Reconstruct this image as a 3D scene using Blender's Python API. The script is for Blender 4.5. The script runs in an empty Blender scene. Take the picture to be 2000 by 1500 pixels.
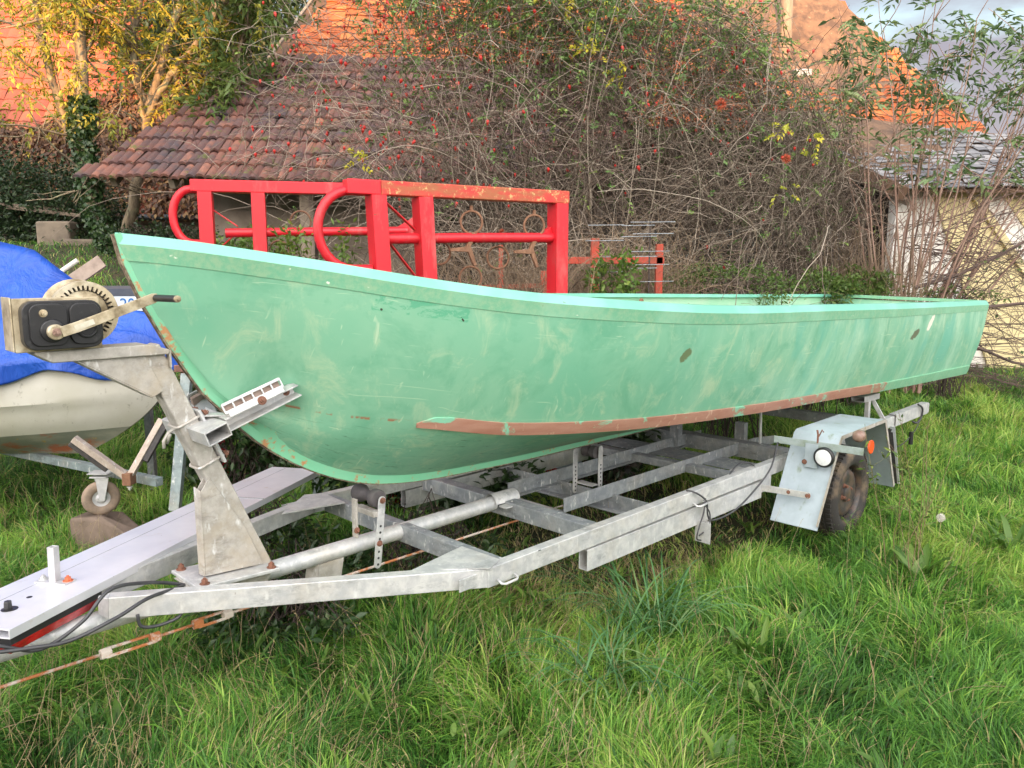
import bpy, math, random
import numpy as np
from mathutils import Vector

# ------------------------------------------------------------------ camera, sky, sun, exposure
sc = bpy.context.scene
TH = math.atan(230/1530)
cam = bpy.data.cameras.new('camera'); camo = bpy.data.objects.new('camera', cam)
sc.collection.objects.link(camo)
camo.location = (0, 0, 1.66); camo.rotation_euler = (math.pi/2 - TH, 0, 0)
cam.sensor_width = 36; cam.lens = 36*1530/2000; cam.clip_end = 1500; cam.clip_start = .05
sc.camera = camo

SUN_EL, SUN_AZ = math.radians(5.0), math.radians(192)      # azimuth clockwise from +Y (behind the camera, a little to the left)
world = bpy.data.worlds.new('World'); sc.world = world; world.use_nodes = True
nt = world.node_tree; bg = nt.nodes['Background']
sky = nt.nodes.new('ShaderNodeTexSky'); sky.sky_type = 'NISHITA'; sky.sun_disc = False
sky.sun_elevation = SUN_EL; sky.sun_rotation = SUN_AZ; sky.air_density = 1.0; sky.dust_density = 1.2; sky.ozone_density = 1.0
tcn = nt.nodes.new('ShaderNodeTexCoord'); mp = nt.nodes.new('ShaderNodeMapping'); mp.inputs['Scale'].default_value = (1.0, 1.0, 3.2)
mp.inputs['Location'].default_value = (.35, .1, .2)
nz = nt.nodes.new('ShaderNodeTexNoise'); nz.inputs['Scale'].default_value = 2.3; nz.inputs['Detail'].default_value = 7; nz.inputs['Roughness'].default_value = .55
cr = nt.nodes.new('ShaderNodeValToRGB'); cr.color_ramp.elements[0].position = .34; cr.color_ramp.elements[1].position = .56
mx = nt.nodes.new('ShaderNodeMix'); mx.data_type = 'RGBA'; mx.blend_type = 'MIX'
# clouds: pale lavender away from the sun, bright and warm on the sunset side
cm = nt.nodes.new('ShaderNodeMix'); cm.data_type = 'RGBA'; cm.inputs[6].default_value = (.74, .64, .76, 1); cm.inputs[7].default_value = (13.2, 12.6, 12.2, 1)
sx_ = nt.nodes.new('ShaderNodeSeparateXYZ'); mr = nt.nodes.new('ShaderNodeMapRange'); mr.inputs[1].default_value = .25; mr.inputs[2].default_value = -.75
nt.links.new(tcn.outputs['Generated'], sx_.inputs[0]); nt.links.new(sx_.outputs[1], mr.inputs[0]); nt.links.new(mr.outputs[0], cm.inputs[0]); nt.links.new(cm.outputs[2], mx.inputs[7])
sc_ = nt.nodes.new('ShaderNodeMath'); sc_.operation = 'MULTIPLY'; sc_.inputs[1].default_value = .94
nt.links.new(tcn.outputs['Generated'], mp.inputs[0]); nt.links.new(mp.outputs[0], nz.inputs['Vector'])
nt.links.new(nz.outputs[0], cr.inputs[0]); nt.links.new(cr.outputs[0], sc_.inputs[0]); nt.links.new(sc_.outputs[0], mx.inputs[0])
nt.links.new(sky.outputs[0], mx.inputs[6]); nt.links.new(mx.outputs[2], bg.inputs[0]); bg.inputs[1].default_value = .15

sl = bpy.data.lights.new('sun', 'SUN'); so = bpy.data.objects.new('sun', sl); sc.collection.objects.link(so)
sl.energy = 3.0; sl.angle = math.radians(.6); sl.color = (1, .52, .20)
to_sun = Vector((math.sin(SUN_AZ)*math.cos(SUN_EL), math.cos(SUN_AZ)*math.cos(SUN_EL), math.sin(SUN_EL)))
so.rotation_euler = to_sun.to_track_quat('Z', 'Y').to_euler(); so.location = to_sun*60
sc.view_settings.view_transform = 'Standard'; sc.view_settings.look = 'None'
sc.view_settings.exposure = 2.02; sc.view_settings.gamma = 1.0
sc.cycles.max_bounces = 8; sc.cycles.diffuse_bounces = 4; sc.cycles.transparent_max_bounces = 8

rng = np.random.default_rng(7); random.seed(7)
PI = math.pi; R = math.sqrt(.5)
A = Vector((R, R, 0)); N = Vector((-R, R, 0)); Z = Vector((0, 0, 1)); X = Vector((1, 0, 0)); Y = Vector((0, 1, 0))
def W(s, t, z): return Vector((R*(s-t), R*(s+t), z))       # trailer frame: s along it, t across it
TC = 2.777

def smooth(x): x = np.clip(x, 0, 1); return x*x*(3-2*x)
def gz(x, y):                                              # the yard: level, rising to the back left
    h = 2.05*smooth((y-6.2)/6.8)*smooth((-x-.8+(y-8)*.10)/3.6)
    h = h + .25*smooth((y-9)/6)*smooth((x-3)/4)
    return h + .03*np.sin(x*1.7+y*.6)*np.cos(y*1.3) - .03

# ------------------------------------------------------------------ object helpers
def link(o): sc.collection.objects.link(o); return o
def thing(name, label, cat, loc=(0, 0, 0), group=None):
    o = link(bpy.data.objects.new(name, None)); o.location = loc; o.empty_display_size = .1
    o['label'] = label; o['category'] = cat
    if group: o['group'] = group
    return o
def tag(o, label, cat, group=None):
    o['label'] = label; o['category'] = cat
    if group: o['group'] = group
    return o
def root_loc(p):
    v = Vector((0, 0, 0))
    while p: v = v + Vector(p.location); p = p.parent
    return v

class MB:
    def __init__(s): s.v = []; s.f = []; s.uv = None
    def add(s, vs, fs):
        n = len(s.v); s.v += [tuple(p) for p in vs]; s.f += [tuple(i+n for i in f) for f in fs]; return s
    def box(s, c, dims, ax=(X, Y, Z)):
        c = Vector(c); a, b, d = ax[0]*dims[0]/2, ax[1]*dims[1]/2, ax[2]*dims[2]/2
        vs = [c+i*a+j*b+k*d for k in (-1, 1) for j in (-1, 1) for i in (-1, 1)]
        return s.add(vs, [(0, 2, 3, 1), (4, 5, 7, 6), (0, 1, 5, 4), (2, 6, 7, 3), (0, 4, 6, 2), (1, 3, 7, 5)])
    def beam(s, p, q, w, h, up=Z):
        p, q = Vector(p), Vector(q); d = (q-p); L = d.length; d.normalize()
        sd = d.cross(up).normalized(); u = sd.cross(d).normalized()
        return s.box((p+q)/2, (L, w, h), (d, sd, u))
    def hollow(s, p, q, w, h, th=.005, up=Z):
        p, q = Vector(p), Vector(q); d = (q-p).normalized()
        sd = d.cross(up).normalized(); u = sd.cross(d).normalized()
        def ring(c, a, b): return [c+sd*a+u*b, c-sd*a+u*b, c-sd*a-u*b, c+sd*a-u*b]
        vs = ring(p, w/2, h/2)+ring(q, w/2, h/2)+ring(p, w/2-th, h/2-th)+ring(q, w/2-th, h/2-th)
        fs = []
        for i in range(4):
            j = (i+1) % 4
            fs += [(i, i+4, j+4, j), (i+8, j+8, j+12, i+12), (i, j, j+8, i+8), (i+4, i+12, j+12, j+4)]
        return s.add(vs, fs)
    def tube(s, pts, r, n=10, caps=True, closed=False):
        P = [Vector(p) for p in pts]; K = len(P)
        rr = r if isinstance(r, (list, tuple)) else [r]*K
        ref = None; vs = []
        for i in range(K):
            if closed: t = P[(i+1) % K]-P[i-1]
            else: t = P[min(i+1, K-1)]-P[max(i-1, 0)]
            t.normalize()
            if ref is None:
                ref = Z if abs(t.z) < .9 else X
                ref = (ref-t*ref.dot(t)).normalized()
            else: ref = (ref-t*ref.dot(t)).normalized()
            b = t.cross(ref)
            vs += [P[i]+(ref*math.cos(2*PI*k/n)+b*math.sin(2*PI*k/n))*rr[i] for k in range(n)]
        fs = []
        for i in range(K if closed else K-1):
            i2 = (i+1) % K
            for k in range(n): fs.append((i*n+k, i*n+(k+1) % n, i2*n+(k+1) % n, i2*n+k))
        if caps and not closed: fs += [tuple(range(n))[::-1], tuple((K-1)*n+k for k in range(n))]
        return s.add(vs, fs)
    def cyl(s, p, q, r, n=20): return s.tube([p, q], r, n)
    def prism(s, poly, vec):
        P = [Vector(p) for p in poly]; vec = Vector(vec); n = len(P)
        vs = P+[p+vec for p in P]
        fs = [tuple(range(n))[::-1], tuple(range(n, 2*n))]+[(i, (i+1) % n, n+(i+1) % n, n+i) for i in range(n)]
        return s.add(vs, fs)
    def lathe(s, c, axis, prof, n=32, ref=None):
        c = Vector(c); a = Vector(axis).normalized(); r0 = ref or (Z if abs(a.z) < .9 else X)
        u = (r0-a*r0.dot(a)).normalized(); w = a.cross(u); vs = []; K = len(prof)
        for (r, h) in prof: vs += [c+a*h+(u*math.cos(2*PI*k/n)+w*math.sin(2*PI*k/n))*r for k in range(n)]
        fs = [(i*n+k, i*n+(k+1) % n, (i+1)*n+(k+1) % n, (i+1)*n+k) for i in range(K-1) for k in range(n)]
        return s.add(vs, fs)
    def bolt(s, c, axis, r=.011, h=.012):
        a = Vector(axis).normalized(); c = Vector(c)
        s.lathe(c, a, [(0, -.002), (r*1.5, -.002), (r*1.5, .002), (0, .002)], 14)
        s.lathe(c, a, [(r, .002), (r, h), (r*.5, h), (r*.5, h+.006), (0, h+.006)], 6); return s
    def grid(s, Pts, nu, nv, uv=None):
        n = len(s.v); s.v += [tuple(p) for p in Pts]
        for i in range(nu-1):
            for j in range(nv-1): s.f.append((n+i*nv+j, n+(i+1)*nv+j, n+(i+1)*nv+j+1, n+i*nv+j+1))
        if uv is not None: s.uv = (s.uv or [])+list(uv)
        return s
    def build(s, name, mat, parent=None, bev=0, smooth=False, loc=None, angle=None):
        off = root_loc(parent) if parent else Vector(loc or (0, 0, 0))
        me = bpy.data.meshes.new(name); me.from_pydata([tuple(Vector(p)-off) for p in s.v], [], s.f)
        if s.uv:
            uvl = me.uv_layers.new(name='UVMap'); li = np.zeros(len(me.loops), int); me.loops.foreach_get('vertex_index', li)
            uvl.data.foreach_set('uv', np.array(s.uv, float)[li].ravel())
        me.update(); o = link(bpy.data.objects.new(name, me)); me.materials.append(mat)
        if not parent: o.location = off
        if parent: o.parent = parent
        if bev:
            b = o.modifiers.new('bevel', 'BEVEL'); b.width = bev; b.segments = 2; b.limit_method = 'ANGLE'; b.angle_limit = math.radians(40); b.harden_normals = True
            me.shade_smooth()
        elif smooth: me.shade_smooth()
        if angle and not bev: me.set_sharp_from_angle(angle=math.radians(angle))
        return o

def np_obj(name, V, F, mat, parent=None, attr=None, loc=None, smooth=False):
    """V (n,3), F list of (m,k) index arrays; attr: per-vertex float 'rnd'"""
    off = np.array(root_loc(parent) if parent else Vector(loc or (0, 0, 0)))
    me = bpy.data.meshes.new(name); V = np.asarray(V, np.float32)-off.astype(np.float32)
    me.vertices.add(len(V)); me.vertices.foreach_set('co', V.ravel())
    loops = np.concatenate([f.ravel() for f in F]); sizes = np.concatenate([np.full(len(f), f.shape[1]) for f in F])
    me.loops.add(len(loops)); me.loops.foreach_set('vertex_index', loops.astype(np.int32))
    st = np.concatenate([[0], np.cumsum(sizes)[:-1]]); me.polygons.add(len(sizes))
    me.polygons.foreach_set('loop_start', st.astype(np.int32)); me.polygons.foreach_set('loop_total', sizes.astype(np.int32))
    if smooth: me.polygons.foreach_set('use_smooth', np.ones(len(sizes), bool))
    me.update(calc_edges=True)
    if attr is not None:
        a = me.attributes.new('rnd', 'FLOAT', 'POINT'); a.data.foreach_set('value', np.asarray(attr, np.float32))
    me.materials.append(mat); o = link(bpy.data.objects.new(name, me))
    if parent: o.parent = parent
    else: o.location = off
    return o

# ------------------------------------------------------------------ materials
def srgb(r, g, b): return tuple(((c/255)/12.92 if c/255 <= .04045 else ((c/255+.055)/1.055)**2.4) for c in (r, g, b))+(1,)
class Mat:
    def __init__(s, name, rough=.6, metal=0, spec=.5):
        s.m = bpy.data.materials.new(name); s.m.use_nodes = True; s.t = s.m.node_tree; s.n = s.t.nodes
        s.b = s.n['Principled BSDF']; s.b.inputs['Roughness'].default_value = rough; s.b.inputs['Metallic'].default_value = metal
        s.b.inputs['Specular IOR Level'].default_value = spec; s.tc = None; s.col = None
    def l(s, a, b): s.t.links.new(a, b)
    def coord(s, scale=(1, 1, 1), kind='Object'):
        if kind == 'UV': src = s.n.new('ShaderNodeUVMap').outputs[0]
        else:
            if not s.tc: s.tc = s.n.new('ShaderNodeTexCoord')
            src = s.tc.outputs[kind]
        m = s.n.new('ShaderNodeMapping'); m.inputs['Scale'].default_value = scale; s.l(src, m.inputs[0]); return m.outputs[0]
    def noise(s, sc_, scale=(1, 1, 1), detail=4, rough=.6, kind='Object', dist=0):
        n = s.n.new('ShaderNodeTexNoise'); n.inputs['Scale'].default_value = sc_; n.inputs['Detail'].default_value = detail
        n.inputs['Roughness'].default_value = rough; n.inputs['Distortion'].default_value = dist
        s.l(s.coord(scale, kind), n.inputs['Vector']); return n.outputs[0]
    def ramp(s, fac, lo, hi, invert=False):
        r = s.n.new('ShaderNodeMapRange'); r.inputs[1].default_value = lo; r.inputs[2].default_value = hi
        r.inputs[3].default_value = 1 if invert else 0; r.inputs[4].default_value = 0 if invert else 1; s.l(fac, r.inputs[0]); return r.outputs[0]
    def math(s, op, a, b=None):
        m = s.n.new('ShaderNodeMath'); m.operation = op
        for i, v in ((0, a), (1, b)):
            if v is None: continue
            if isinstance(v, (int, float)): m.inputs[i].default_value = v
            else: s.l(v, m.inputs[i])
        m.use_clamp = False; return m.outputs[0]
    def base(s, c): s.col = tuple(c)+((1,) if len(c) == 3 else ()); s.b.inputs['Base Color'].default_value = s.col; return s
    def over(s, c, fac, blend='MIX'):
        m = s.n.new('ShaderNodeMix'); m.data_type = 'RGBA'; m.blend_type = blend
        if isinstance(s.col, tuple): m.inputs[6].default_value = s.col
        else: s.l(s.col, m.inputs[6])
        if isinstance(c, (tuple, list)): m.inputs[7].default_value = tuple(c)+((1,) if len(c) == 3 else ())
        else: s.l(c, m.inputs[7])
        if isinstance(fac, (int, float)): m.inputs[0].default_value = fac
        else: s.l(fac, m.inputs[0])
        s.col = m.outputs[2]; s.l(s.col, s.b.inputs['Base Color']); return s
    def bump(s, h, st=.3, dist=.005):
        b = s.n.new('ShaderNodeBump'); b.inputs['Strength'].default_value = st; b.inputs['Distance'].default_value = dist
        s.l(h, b.inputs['Height']); s.l(b.outputs[0], s.b.inputs['Normal']); return s
    def roughmap(s, fac, lo, hi):
        r = s.n.new('ShaderNodeMapRange'); r.inputs[3].default_value = lo; r.inputs[4].default_value = hi; s.l(fac, r.inputs[0]); s.l(r.outputs[0], s.b.inputs['Roughness']); return s
    def attr(s, name='rnd'):
        a = s.n.new('ShaderNodeAttribute'); a.attribute_name = name; return a.outputs['Fac']
    def colramp(s, fac, stops, mode='LINEAR'):
        r = s.n.new('ShaderNodeValToRGB'); e = r.color_ramp.elements; r.color_ramp.interpolation = mode
        while len(e) < len(stops): e.new(.5)
        for i, (p, c) in enumerate(stops): e[i].position = p; e[i].color = tuple(c)+((1,) if len(c) == 3 else ())
        s.l(fac, r.inputs[0]); s.col = r.outputs[0]; s.l(s.col, s.b.inputs['Base Color']); return s
    def leafy(s, amt=.35):
        tr = s.n.new('ShaderNodeBsdfTranslucent'); mixs = s.n.new('ShaderNodeMixShader'); mixs.inputs[0].default_value = amt
        if isinstance(s.col, tuple): tr.inputs[0].default_value = s.col
        else: s.l(s.col, tr.inputs[0])
        out = s.n['Material Output']; s.l(s.b.outputs[0], mixs.inputs[1]); s.l(tr.outputs[0], mixs.inputs[2]); s.l(mixs.outputs[0], out.inputs[0]); return s

def galv(name, base=(.50, .50, .49), tint=(.36, .36, .36), warm=.12, metal=.35, rough=.42):
    m = Mat(name, rough, metal).base(base)
    m.over(tint, m.ramp(m.noise(16, (1, 1, 1), 5, .7), .38, .60)); m.over(tuple(c*.72 for c in tint), m.ramp(m.noise(5, (1, 1, 2.5), 6, .75), .56, .68))
    m.over((.66, .67, .66), m.ramp(m.noise(38, (1, 1, .4), 3, .6), .60, .74))
    m.over((.42, .35, .25), m.math('MULTIPLY', m.ramp(m.noise(5, (1, 1, 1), 6, .7), .48, .75), warm*3))
    m.over((.14, .09, .05), m.ramp(m.noise(70, (1, 1, .25), 3), .74, .82))
    m.roughmap(m.noise(30), rough-.1, rough+.25); m.bump(m.noise(60), .12, .002); return m.m
GALV = galv('galvanised_steel', (.60, .60, .59), (.44, .45, .46)); GALVD = galv('dull_galvanised_steel', (.30, .32, .33), (.20, .22, .24), .10, .3, .5)
GALVW = galv('dirty_galvanised_steel', (.47, .445, .41), (.34, .32, .285), .26, .25, .5)
ALU = galv('aluminium', (.62, .62, .63), (.52, .52, .54), .03, .45, .36)
def plain(name, c, c2=None, sc_=20, rough=.5, metal=0, bump=.1, lo=.4, hi=.7, spec=.5, scale=(1, 1, 1)):
    m = Mat(name, rough, metal, spec).base(c)
    if c2: m.over(c2, m.ramp(m.noise(sc_, scale, 5, .65), lo, hi))
    if bump: m.bump(m.noise(sc_*3, scale), bump, .003)
    return m.m
RUSTBOLT = plain('rusty_bolt', (.22, .095, .06), (.12, .06, .04), 60, .8)
BLACKPL = plain('black_plastic', (.018, .018, .02), (.05, .05, .05), 40, .38, bump=.05, lo=.55, hi=.8)
RUBBER = plain('black_rubber', (.03, .028, .028), (.07, .06, .055), 25, .7)
ROLLER = plain('worn_roller_rubber', (.055, .05, .055), (.10, .09, .09), 14, .75)
CABLE = plain('cable_sheath', (.035, .036, .04), (.06, .06, .065), 18, .45)
MUDG = Mat('blue_grey_mudguard_paint', .45, .1).base((.40, .47, .52))
MUDG.over((.30, .36, .40), MUDG.ramp(MUDG.noise(6), .4, .7)).over((.22, .27, .20), MUDG.ramp(MUDG.noise(14, (1, 1, .25)), .60, .74)); MUDG.bump(MUDG.noise(30), .1, .002); MUDG = MUDG.m
BRASS = Mat('dirty_gold_zinc', .5, .5).base((.52, .44, .30)); BRASS.over((.22, .17, .10), BRASS.ramp(BRASS.noise(22), .42, .68)).over((.68, .62, .48), BRASS.ramp(BRASS.noise(9), .52, .7)); BRASS.bump(BRASS.noise(60), .15, .002); BRASS = BRASS.m
REDP = Mat('red_paint', .42).base((.60, .010, .022)); REDP.over((.47, .015, .022), REDP.ramp(REDP.noise(3), .4, .7)).over((.50, .07, .07), REDP.ramp(REDP.noise(7, (1, 1, .3), 6, .75), .55, .70)).over((.20, .06, .03), REDP.ramp(REDP.noise(18, (1, 1, 1), 6, .8), .64, .68)); REDP = REDP.m
REDR = Mat('rusting_red_paint', .6).base((.52, .035, .03))
REDR.over((.34, .10, .04), REDR.ramp(REDR.noise(5, (1, 1, 3)), .36, .60)).over((.60, .44, .18), REDR.ramp(REDR.noise(26, (1, 1, 1), 6, .75), .55, .66)); REDR.bump(REDR.noise(40), .3, .003); REDR = REDR.m
RUST = plain('rust', (.17, .08, .045), (.28, .15, .09), 30, .85, bump=.3)
ROD = Mat('flaking_white_and_rust', .7).base((.52, .46, .40)); ROD.over((.42, .15, .05), ROD.ramp(ROD.noise(9, (1, 1, 1), 6, .75), .44, .54)); ROD = ROD.m
WOODG = Mat('weathered_grey_wood', .85).base((.24, .19, .14)); WOODG.over((.11, .08, .06), WOODG.ramp(WOODG.noise(12, (1, .12, 1)), .35, .65)); WOODG.bump(WOODG.noise(30, (1, .1, 1)), .5, .004); WOODG = WOODG.m
STONE = plain('damp_stone', (.19, .14, .11), (.09, .07, .05), 8, .9, bump=.6)
BARK = Mat('bark', .9).base((.26, .20, .13)); BARK.over((.11, .085, .06), BARK.ramp(BARK.noise(14, (1, 1, .25)), .4, .62)).over((.30, .30, .17), BARK.ramp(BARK.noise(5), .55, .7)); BARK.bump(BARK.noise(28, (1, 1, .3)), .8, .02); BARK = BARK.m

# ------------------------------------------------------------------ vegetation helpers (numpy)
def norm(a): return a/np.maximum(np.linalg.norm(a, axis=-1, keepdims=True), 1e-9)
def walk(P0, D0, L, K, wander=.25, grav=0., up=0.):
    n = len(P0); P = np.zeros((n, K, 3)); P[:, 0] = P0; d = norm(D0); st = (np.asarray(L)/(K-1))[:, None]
    for k in range(1, K):
        P[:, k] = P[:, k-1]+d*st
        d = d+rng.normal(0, wander, (n, 3)); d[:, 2] += up-grav*(k/K); d = norm(d)
    return P
def tubes(P, r0, r1, sides=3):
    n, K, _ = P.shape; T_ = np.gradient(P, axis=1); T_ = norm(T_)
    ref = norm(np.cross(T_[:, :1], rng.normal(size=(n, 1, 3)))); ref = norm(ref-T_*np.sum(T_*ref, -1, keepdims=True)); b = np.cross(T_, ref)
    f = np.linspace(0, 1, K)[None, :, None]; rad = np.asarray(r0).reshape(-1, 1, 1)*(1-f)+np.asarray(r1).reshape(-1, 1, 1)*f
    V = np.stack([P+(ref*math.cos(2*PI*k/sides)+b*math.sin(2*PI*k/sides))*rad for k in range(sides)], 2).reshape(-1, 3)
    i = np.arange(n)[:, None, None]*K*sides+np.arange(K-1)[None, :, None]*sides; k = np.arange(sides)[None, None, :]; k2 = (k+1) % sides
    F = np.stack([i+k, i+k2, i+sides+k2, i+sides+k], -1).reshape(-1, 4)
    return V, F
def leaves(C, D, L, Wd, up=None, fold=.25, droop=0.):
    """six-vertex folded leaf blades"""
    n = len(C); D = norm(D); rv = rng.normal(size=(n, 3))+(np.array([0, 0, 1.2]) if up is None else up)
    S = norm(np.cross(D, rv)); U = norm(np.cross(S, D)); L = np.broadcast_to(L, n)[:, None]; Wd = np.broadcast_to(Wd, n)[:, None]
    dr = -np.array([0, 0, 1])*droop*L
    b = C; m1 = C+D*L*.45; t = C+D*L+dr
    V = np.stack([b, m1+S*Wd/2+U*Wd*fold, m1+dr*.2, t, m1-S*Wd/2+U*Wd*fold], 1).reshape(-1, 3)
    i = np.arange(n)[:, None]*5
    F3 = np.concatenate([i+np.array([[0, 1, 2]]), i+np.array([[1, 3, 2]]), i+np.array([[0, 2, 4]]), i+np.array([[2, 3, 4]])])
    return V, F3
def compound(C, D, L, npair, ll, lw, droop=.3):
    """pinnate leaves: leaflet centres, directions, for every rachis C->C+D*L"""
    n = len(C); D = norm(D); S = norm(np.cross(D, rng.normal(size=(n, 3))*.5+np.array([0, 0, 1.])))
    cs, ds = [], []
    for j in range(npair):
        f = (j+.8)/npair
        p = C+D*(L*f)[:, None]+np.array([0, 0, -1.])*(droop*f*f*L)[:, None]
        for sg in (-1, 1): cs.append(p); ds.append(S*sg+D*.7+np.array([0, 0, -.5*droop]))
    cs.append(C+D*L[:, None]+np.array([0, 0, -1.])*(droop*L)[:, None]); ds.append(D+np.array([0, 0, -droop]))
    C2 = np.concatenate(cs); D2 = np.concatenate(ds); m = len(C2)
    V, F = leaves(C2, D2+rng.normal(0, .18, (m, 3)), ll*rng.uniform(.7, 1.15, m), lw*rng.uniform(.7, 1.15, m), droop=.15)
    return V, F, np.tile(np.repeat(rng.random(n), 5), 2*npair+1)
def merge(parts):
    Vs, Fs, off = [], {}, 0; At = []
    for p in parts:
        V, F = p[0], p[1]; Vs.append(V); Fs.setdefault(F.shape[1], []).append(F+off); off += len(V)
        At.append(p[2] if len(p) > 2 else rng.random(len(V)//5).repeat(5) if len(V) % 5 == 0 else np.zeros(len(V)))
    return np.concatenate(Vs), [np.concatenate(f) for f in Fs.values()], np.concatenate(At)
def leafmat(name, stops, rough=.5, amt=.35):
    m = Mat(name, rough); m.colramp(m.attr(), stops); m.leafy(amt); return m.m
def twigmat(name, c, c2):
    m = Mat(name, .85); mid = tuple((a+b)/2 for a, b in zip(c, c2)); m.colramp(m.attr(), [(0, tuple(a*.55 for a in c)), (.35, c), (.75, mid), (1, c2)]); return m.m
TWIG = twigmat('rose_stems', (.17, .125, .095), (.47, .40, .32)); TWIGD = twigmat('dark_twigs', (.10, .07, .06), (.20, .13, .11)); STRAW = twigmat('dry_stalks', (.32, .23, .15), (.20, .14, .09))


# ------------------------------------------------------------------ ground
def axis_pts(lo, hi, dlo, dhi, n, far): 
    a = np.linspace(dlo, dhi, n); l = dlo-(np.geomspace(1, 1+dlo-lo, 14)-1)[1:][::-1]; r = dhi+(np.geomspace(1, 1+hi-dhi, 14)-1)[1:]
    return np.concatenate([l, a, r])
gx, gy = axis_pts(-400, 400, -14, 14, 150, 0), axis_pts(-400, 400, -1, 22, 130, 0)
GX, GY = np.meshgrid(gx, gy, indexing='ij'); GZ = gz(GX, GY)
SOIL = Mat('soil_under_grass', .95).base((.030, .034, .012)); SOIL.over((.075, .045, .025), SOIL.ramp(SOIL.noise(1.2), .4, .6)).over((.02, .03, .008), SOIL.ramp(SOIL.noise(9), .4, .6)); SOIL.bump(SOIL.noise(20), .8, .03); SOIL = SOIL.m
mb = MB(); mb.grid(np.stack([GX, GY, GZ], -1).reshape(-1, 3), len(gx), len(gy)); o = mb.build('ground', SOIL, None, smooth=True); o['kind'] = 'structure'
# unseen ridge added behind the camera, its crest shaped to place the yard's shade
RDG = plain('sun_blocking_ridge_green', (.035, .05, .02), (.06, .07, .03), .3, .9)
xs = np.concatenate([np.linspace(-420, -60, 40), np.linspace(-58, 40, 180), np.linspace(42, 420, 40)]); n_ = len(xs); P = []
top = np.interp(xs, [-60, -24.6, -23.6, -21.0, -19, -13, -11.5, 60], [12.4, 12.4, 10.4, 10.4, 13.6, 13.6, 11.7, 11.7])+.25*np.sin(xs*.6)+.3*np.sin(xs*1.9+1)+rng.normal(0, .3, n_)
for (dy, f_) in ((18, 0), (8, .45), (3, .8), (0, 1), (-6, 1.0), (-14, .6), (-26, 0)):
    for i in range(n_): P.append((xs[i], -60+dy*1.0, top[i]*f_-.2+(rng.normal(0, .3) if 0 < f_ < 1 else 0)))
mb = MB(); mb.grid(P, 7, n_); o = mb.build('sun_blocking_ridge', RDG, None, loc=(0, -60, 0)); o['kind'] = 'structure'

# ------------------------------------------------------------------ buildings
def inside(px, py, poly):
    r = np.zeros(px.shape, bool); n = len(poly); j = n-1
    for i in range(n):
        xi, yi = poly[i]; xj, yj = poly[j]
        c = ((yi > py) != (yj > py)) & (px < (xj-xi)*(py-yi)/((yj-yi) or 1e-9)+xi); r ^= c; j = i
    return r
def tiled_roof(name, plane, poly, tw, rh, amp, step, mat, parent, sx=6, jit=.008, sy=3):
    """a slope of real tiles over plan polygon poly [(x, y)] on z = z0 + m (y - y0)"""
    z0, m, y0 = plane; c_ = math.sqrt(1+m*m); U = np.array([0, 1/c_, m/c_]); Nn = np.array([0, -m/c_, 1/c_])
    x0, x1 = min(p[0] for p in poly)-tw, max(p[0] for p in poly)+tw; ya, yb = min(p[1] for p in poly), max(p[1] for p in poly)
    nc, nrw = int((x1-x0)/tw)+1, int((yb-ya)*c_/rh)+2
    cx = np.arange(nc)[:, None]; rw = np.arange(nrw)[None, :]
    jt = rng.normal(0, jit, (nc, nrw)); sh_ = rng.normal(0, .010, (nc, nrw)); sk_ = rng.normal(0, .012, (nc, nrw))
    ctx = x0+(cx+.5)*tw+0*rw; cty = ya+(rw+.5)*rh/c_+0*cx; ok = inside(ctx, cty, poly)
    ii, jj = np.nonzero(ok); a = np.linspace(0, 1, sx); b = np.linspace(0, 1, sy)
    wv = amp*(np.sin((a)*PI)**.8)*1.0
    Xl = x0+(ii[:, None, None]+a[None, :, None]*1.04)*tw+sk_[ii, jj][:, None, None]*b[None, None, :]
    ul_ = (jj[:, None, None]+b[None, None, :]*1.08)*rh+sh_[ii, jj][:, None, None]
    hh = wv[None, :, None]+step*(1-b[None, None, :])*1.0+jt[ii, jj][:, None, None]
    sag = .05*np.sin(Xl*.9)+.04*np.sin(Xl*.37+ul_*.8)
    P = np.zeros(np.broadcast_shapes(Xl.shape, ul_.shape, hh.shape)+(3,)); P[..., 0] = Xl
    base = np.array([0, ya, z0+m*(ya-y0)])
    P = P+base+ul_[..., None]*U+(hh+sag)[..., None]*Nn
    # front lip of every tile
    lip = P[:, :, :1]-Nn*(step*.95); P = np.concatenate([lip, P], 2); sy2 = sy+1
    n = len(ii); idx = (np.arange(n)*sx*sy2)[:, None, None]+np.arange(sx-1)[None, :, None]*sy2+np.arange(sy2-1)[None, None, :]
    F = np.stack([idx, idx+sy2, idx+sy2+1, idx+1], -1).reshape(-1, 4)
    rnd = np.repeat(rng.random(n), sx*sy2)
    o = np_obj(name, P.reshape(-1, 3), [F], mat, parent, rnd, smooth=False)
    o.data.shade_smooth(); o.data.set_sharp_from_angle(angle=math.radians(45)); return o
def roof_under(name, plane, poly, mat, parent, th=.12, drop=.03):
    z0, m, y0 = plane; mb = MB(); mb.prism([Vector((x_, y_, z0+m*(y_-y0)-drop-th)) for x_, y_ in poly], Z*th); return mb.build(name, mat, parent)
def tilemat(name, stops, moss=(.10, .11, .03), mlo=.60, dark=(.05, .035, .035), dlo=.5, lichen=None):
    m = Mat(name, .85); m.colramp(m.attr(), stops)
    m.over(dark, m.ramp(m.noise(2.2, (1, 1, 1), 6, .7), dlo, dlo+.22)); m.over(moss, m.ramp(m.noise(3.1, (1, 1.0, 1), 7, .75), mlo, mlo+.06))
    if lichen: m.over(lichen, m.ramp(m.noise(19, (1, 1, 1), 5, .7), .64, .70))
    m.bump(m.noise(26), .4, .01); return m.m
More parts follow.
